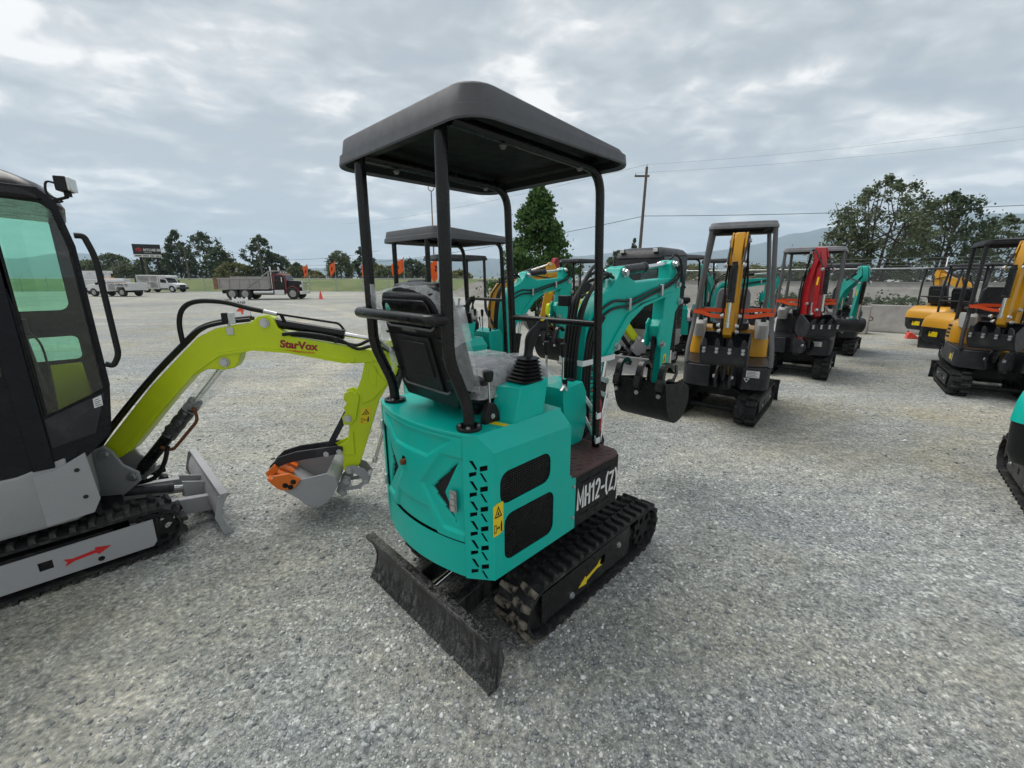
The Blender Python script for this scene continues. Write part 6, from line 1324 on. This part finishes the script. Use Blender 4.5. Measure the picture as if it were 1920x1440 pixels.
type_b('mini_excavator', 'yellow excavator with charcoal deck, louvred hood, black canopy and upright boom', (6.84, 5.97), 217, swing=30, pose='tucked', can='black_matte', post='charcoal', canz=2.02, seat='seat_black', hood='yellow')
type_b('mini_excavator', 'yellow and black excavator with flat canopy, next to the one with the louvred hood', (8.95, 8.15), 42, two_tone=True, pose='reach', can='black_matte', post='charcoal', thin=True, tape=False, slew=48, canz=1.86, seat='seat_black', low='charcoal', sc=.97)
type_b('mini_excavator', 'yellow and black excavator whose boom arches above the concrete barrier by the fence', (10.5, 10.3), 42, two_tone=True, pose='reach', can='black_matte', post='charcoal', thin=True, tape=False, slew=40, swing=-70, canz=1.84, seat='seat_black', sc=.97)
type_b('mini_excavator', 'teal and black excavator with yellow label on its rounded black rear, across the aisle', (4.19, 2.67), 40, paint='teal', hood='teal', two_tone=True, pose='reach', can='black_matte', post='charcoal', thin=True, tape=False, slew=20, blade=0, low='black_plastic', seat='seat_black')
# ---------------------------------------------------------------- lorries and small yard things
g = gnd(405, 562); g2 = gnd(583, 561); dump_truck((g.x, g.y + .6, 0), 90 - math.degrees(math.atan2(g2.y - g.y, g2.x - g.x)) - 90)
g = gnd(264, 548); box_van((g.x, g.y + .2, 0), 2)
g = gnd(258, 556); pickup((g.x, g.y + .4, 0), 186)
g = at(232, 545, 44); bucket_truck((g.x, 44, 0), 184)
billboard(); cone(602, 561); cone(376, 545); lane_sign()
flag(575, 495, 0, 50.5, 1.15, .55, .4, 'drooping orange flag on a pole beside the dump truck bonnet')
flag(627, 489, 0, 50.5, 1.15, .75, 1.6, 'orange flag on a pole before the round tree past the dump truck')
flag(684, 492, 0, 50.5, 1.2, .5, .2, 'narrow orange flag hanging by the grass bank fence')
flag(756, 483, 0, 24, .70, .75, 2.2, 'orange flag flying under the canopy of the second teal excavator')
flag(836, 476, 0, 20, .80, .80, 1.9, 'orange flag with dark print flying beside the galvanised culvert pipe')
m = MB(); 
c = at(833, 560, 19)
T = thing('culvert_pipe', 'pale galvanised corrugated culvert pipe standing upright behind the excavators', 'pipe', (c.x, c.y, 0)); zt = at(833, 489, 19).z
m = MB(); m.tube([(0, 0, zt * k / 60) for k in range(61)], .25, 20, radii=[.24 + .008 * (k % 2) for k in range(61)]); m.build('shell', 'culvert', T, angle=60)
m = MB(); m.tube([(.25 * math.cos(R(a)), .25 * math.sin(R(a)), zt) for a in range(0, 360, 20)], .012, 6, closed=True); m.build('rim', 'galv', T)
# poles and wires
a = utility_pole(1213, 313, 38, 'tall wooden utility pole with crossarm rising behind the excavators', lean=.18)
b = at(2150, 205, 30); b2 = at(2150, 232, 30); c2 = at(700, 395, 75)
wire(sag(a + Vector((.0, 0, .18)), b, .35), .005, 'upper overhead wire running from the pole top over the leafy trees')
wire(sag(a + Vector((-.88, 0, -.45)), b2, .35), .005, 'second overhead wire running from the crossarm over the leafy trees')
lo = at(1208, 405, 38); wire(sag(lo, at(2150, 372, 30), .25), .020, 'dark lower overhead cable hung from the middle of the pole')
wire(sag(lo, at(560, 497, 85), 1.2), .022, 'dark lower cable running from the pole towards the far tree line'); wire(sag(a + Vector((0, 0, .18)), at(640, 420, 95), .8), .009, 'thin upper wire running from the pole top behind the canopy')
utility_pole(345, 466, 62, 'bare wooden pole standing in front of the tall dark trees', arm=False, r=.13); utility_pole(483, 450, 64, 'wooden pole in front of the broad tree behind the dump truck', arm=False, r=.13)
utility_pole(271, 487, 66, 'grey pole beneath the billboard', arm=False, r=.14); utility_pole(219, 489, 80, 'small utility pole with crossarm above the white trucks', r=.14)
wire(sag(at(484, 486, 64), at(712, 470, 60), .5), .018, 'dark cable between the wooden pole and the excavator canopy posts')
q = at(808, 349, 26); T = thing('light_mast', 'slender dark mast with a lyre-shaped top above the canopy of the second teal excavator', 'mast', (q.x, q.y, 0))
m = MB(); m.cyl((0, 0, 0), (0, 0, q.z - .25), .05, 8, .03); m.build('mast', 'rust_brown', T); m = MB(); m.tube(spline([(-.16, 0, q.z), (-.15, 0, q.z - .16), (0, 0, q.z - .26), (.15, 0, q.z - .16), (.16, 0, q.z)], 5), .025, 6); m.build('yoke', 'rust_brown', T)
# fences, barriers
def fl(sm, t): return (sm / 2 + t * .7071, sm / 2 - t * .7071)
chain_fence('chain_link_fence', 'chain-link fence with barbed wire running behind the concrete barriers', fl(24.6, -16), fl(24.6, 22), 1.86, 3.0, .075, .0022)
chain_fence('chain_link_fence', 'far chain-link fence with barbed wire at the foot of the grass bank', (-76, 51.3), (4, 51.3), 1.5, 3.0, .22, .004)
for p_, l_ in ((1583, 'short concrete barrier beside the teal boom, left of the gap'), (1674, 'concrete barrier between the gap and the arching yellow boom')):
    c = gnd(p_, 624); barrier((c.x + .15, c.y + .15), 45 + 90 - 90 + 0 if False else 45, 1.0 if p_ < 1600 else 1.35, l_)
c = gnd(1697, 634); T = thing('wheel_chock', 'orange wedge lying by the concrete barrier', 'chock', (c.x, c.y, 0), 30); m = MB(); m.prism([(0, 0), (.26, 0), (.23, .06), (.10, .17), (.03, .17)], 'y', -.11, .11); m.build('wedge', 'cone_orange', T, .015); m = MB(); m.tube([(.04, -.05, .165), (.03, -.05, .20), (.03, .05, .20), (.04, .05, .165)], .008, 6); m.build('handle', 'black_matte', T)
c0, c1 = at(1540, 0, 17), at(1720, 0, 15.3)
shrub_row('hedge', 'low green hedge growing behind the chain-link fence', fl(31.2, 5.5 - 11.4), fl(31.2, 9.2 - 11.4 + 4), .95, .8, 'leaf_hedge', 4, 5200, .11)
for k_, (t0, t1) in enumerate(((-26, -9), (2, 14))): pass
m = MB(); tf_ = Matrix.Rotation(-R(45), 4, 'Z'); m = MB(tf_); m.prism([(27.3, 1.1), (27.34, 1.36), (27.48, 1.36), (27.52, 1.1)], 'x', -32, 70); T = thing('road_barrier', 'long pale concrete road barrier along the top of the highway bank', 'barrier', (0, 0, 0)); m.build('wall', 'concrete', T)
m = MB(tf_); m.prism([(27.30, 1.361), (27.50, 1.361), (27.50, 1.40), (27.30, 1.40)], 'x', -32, 70); m.build('coping', 'pale_road', T)
# ---------------------------------------------------------------- trees
def tree_px(name, label, px, top, Y, wpx, mat, seed, **k):
    a = at(px, top, Y); w = wpx / CAM_F * Y * 1.02; return tree(name, label, (a.x, a.y, k.pop('z0', 0)), a.z, w, mat, seed, **k)
tree_px('sweetgum_tree', 'conical bright green leafy tree seen through the frame of the MH12 machine', 1010, 350, 16.5, 205, 'leaf_gum', 2, shape='cone', clumps=520, n=42, leaf=.13, crown0=.10, cr=.11, trunk=.09)
TR = 'trees beyond the highway fence'
tree_px('poplar_tree', 'tall airy tree with pale leaves rising over the fence, several stems', 1668, 332, 34, 215, 'leaf_mid', 11, shape='tall', clumps=230, n=46, leaf=.20, crown0=.16, stems=5, cr=.10, trunk=.16, group=TR)
tree_px('poplar_tree', 'dense darker tree next to the tall airy one', 1790, 362, 35, 170, 'leaf_dark', 12, shape='tall', clumps=210, n=46, leaf=.20, crown0=.12, stems=4, cr=.12, trunk=.15, group=TR)
tree_px('poplar_tree', 'loose tree standing at the end of the row over the yellow excavators', 1895, 405, 36, 120, 'leaf_mid', 13, shape='tall', clumps=130, n=40, leaf=.2, crown0=.12, stems=3, cr=.12, trunk=.12, group=TR)
tree_px('poplar_tree', 'lower bushy tree on the near flank of the tall airy one', 1590, 415, 33, 105, 'leaf_mid', 14, shape='round', clumps=120, n=40, leaf=.19, crown0=.10, stems=3, cr=.13, trunk=.1, group=TR)
far = [(165, 487, 84, 60, 'leaf_mid', 'round', 'rounded tree behind the white trucks'), (207, 474, 88, 62, 'leaf_mid', 'round', 'spreading tree beside the small utility pole'), (243, 495, 80, 50, 'leaf_mid', 'round', 'low tree between the small pole and the billboard'), (288, 462, 78, 60, 'leaf_dark', 'tall', 'dark tree directly behind the billboard'),
       (325, 430, 82, 64, 'leaf_dark', 'spire', 'pointed dark conifer right of the billboard'), (375, 434, 84, 82, 'leaf_dark', 'tall', 'tall broad dark tree next to the pointed conifer'), (408, 462, 80, 50, 'leaf_dark', 'tall', 'dark shoulder tree beside the tall broad one'), (438, 490, 76, 56, 'leaf_olive', 'round', 'olive bush behind the dump truck tailgate'),
       (484, 439, 80, 52, 'leaf_dark', 'tall', 'solitary upright tree behind the wooden pole and dump box'), (514, 474, 82, 50, 'leaf_dark', 'round', 'rounded dark tree above the dump truck cab'), (556, 490, 78, 42, 'leaf_mid', 'tall', 'feathery tree behind the dump truck bonnet'), (590, 507, 74, 40, 'leaf_olive', 'round', 'low yellowish bush next to the drooping flag'),
       (636, 470, 76, 58, 'leaf_mid', 'round', 'round tree with a clear stem behind the second flag'), (680, 458, 80, 36, 'leaf_dark', 'tall', 'narrow dark tree behind the canopy post'), (706, 494, 74, 42, 'leaf_olive', 'round', 'low tree seen under the canopy edge'), (735, 497, 70, 50, 'leaf_mid', 'round', 'bushy tree below the flying flag'),
       (770, 484, 74, 50, 'leaf_dark', 'round', 'dark bushy tree between the canopy posts'), (812, 492, 72, 44, 'leaf_mid', 'round', 'bush beside the slender mast'), (862, 505, 70, 50, 'leaf_olive', 'round', 'low shrub right of the culvert pipe'), (1190, 445, 60, 26, 'leaf_dark', 'spire', 'small conifer at the foot of the tall utility pole'),
       (1160, 468, 62, 50, 'leaf_dark', 'round', 'dark low tree left of the tall utility pole'), (1290, 497, 52, 120, 'leaf_olive', 'round', 'dull green thicket seen under the grey canopy'), (1420, 497, 50, 110, 'leaf_olive', 'round', 'dull green thicket between two canopies'), (1500, 492, 46, 90, 'leaf_mid', 'round', 'scrub behind the red boom')]
for i, (px, top, Y, wpx, mat, sh, lab) in enumerate(far):
    tree_px('roadside_tree', lab, px, top + 3, Y, wpx * 1.15, mat, 30 + i, shape=sh, clumps=150, n=40, leaf=.34 if Y > 65 else .24, crown0=.10, cr=.14, trunk=.22, group='trees along the far edge of the yard')
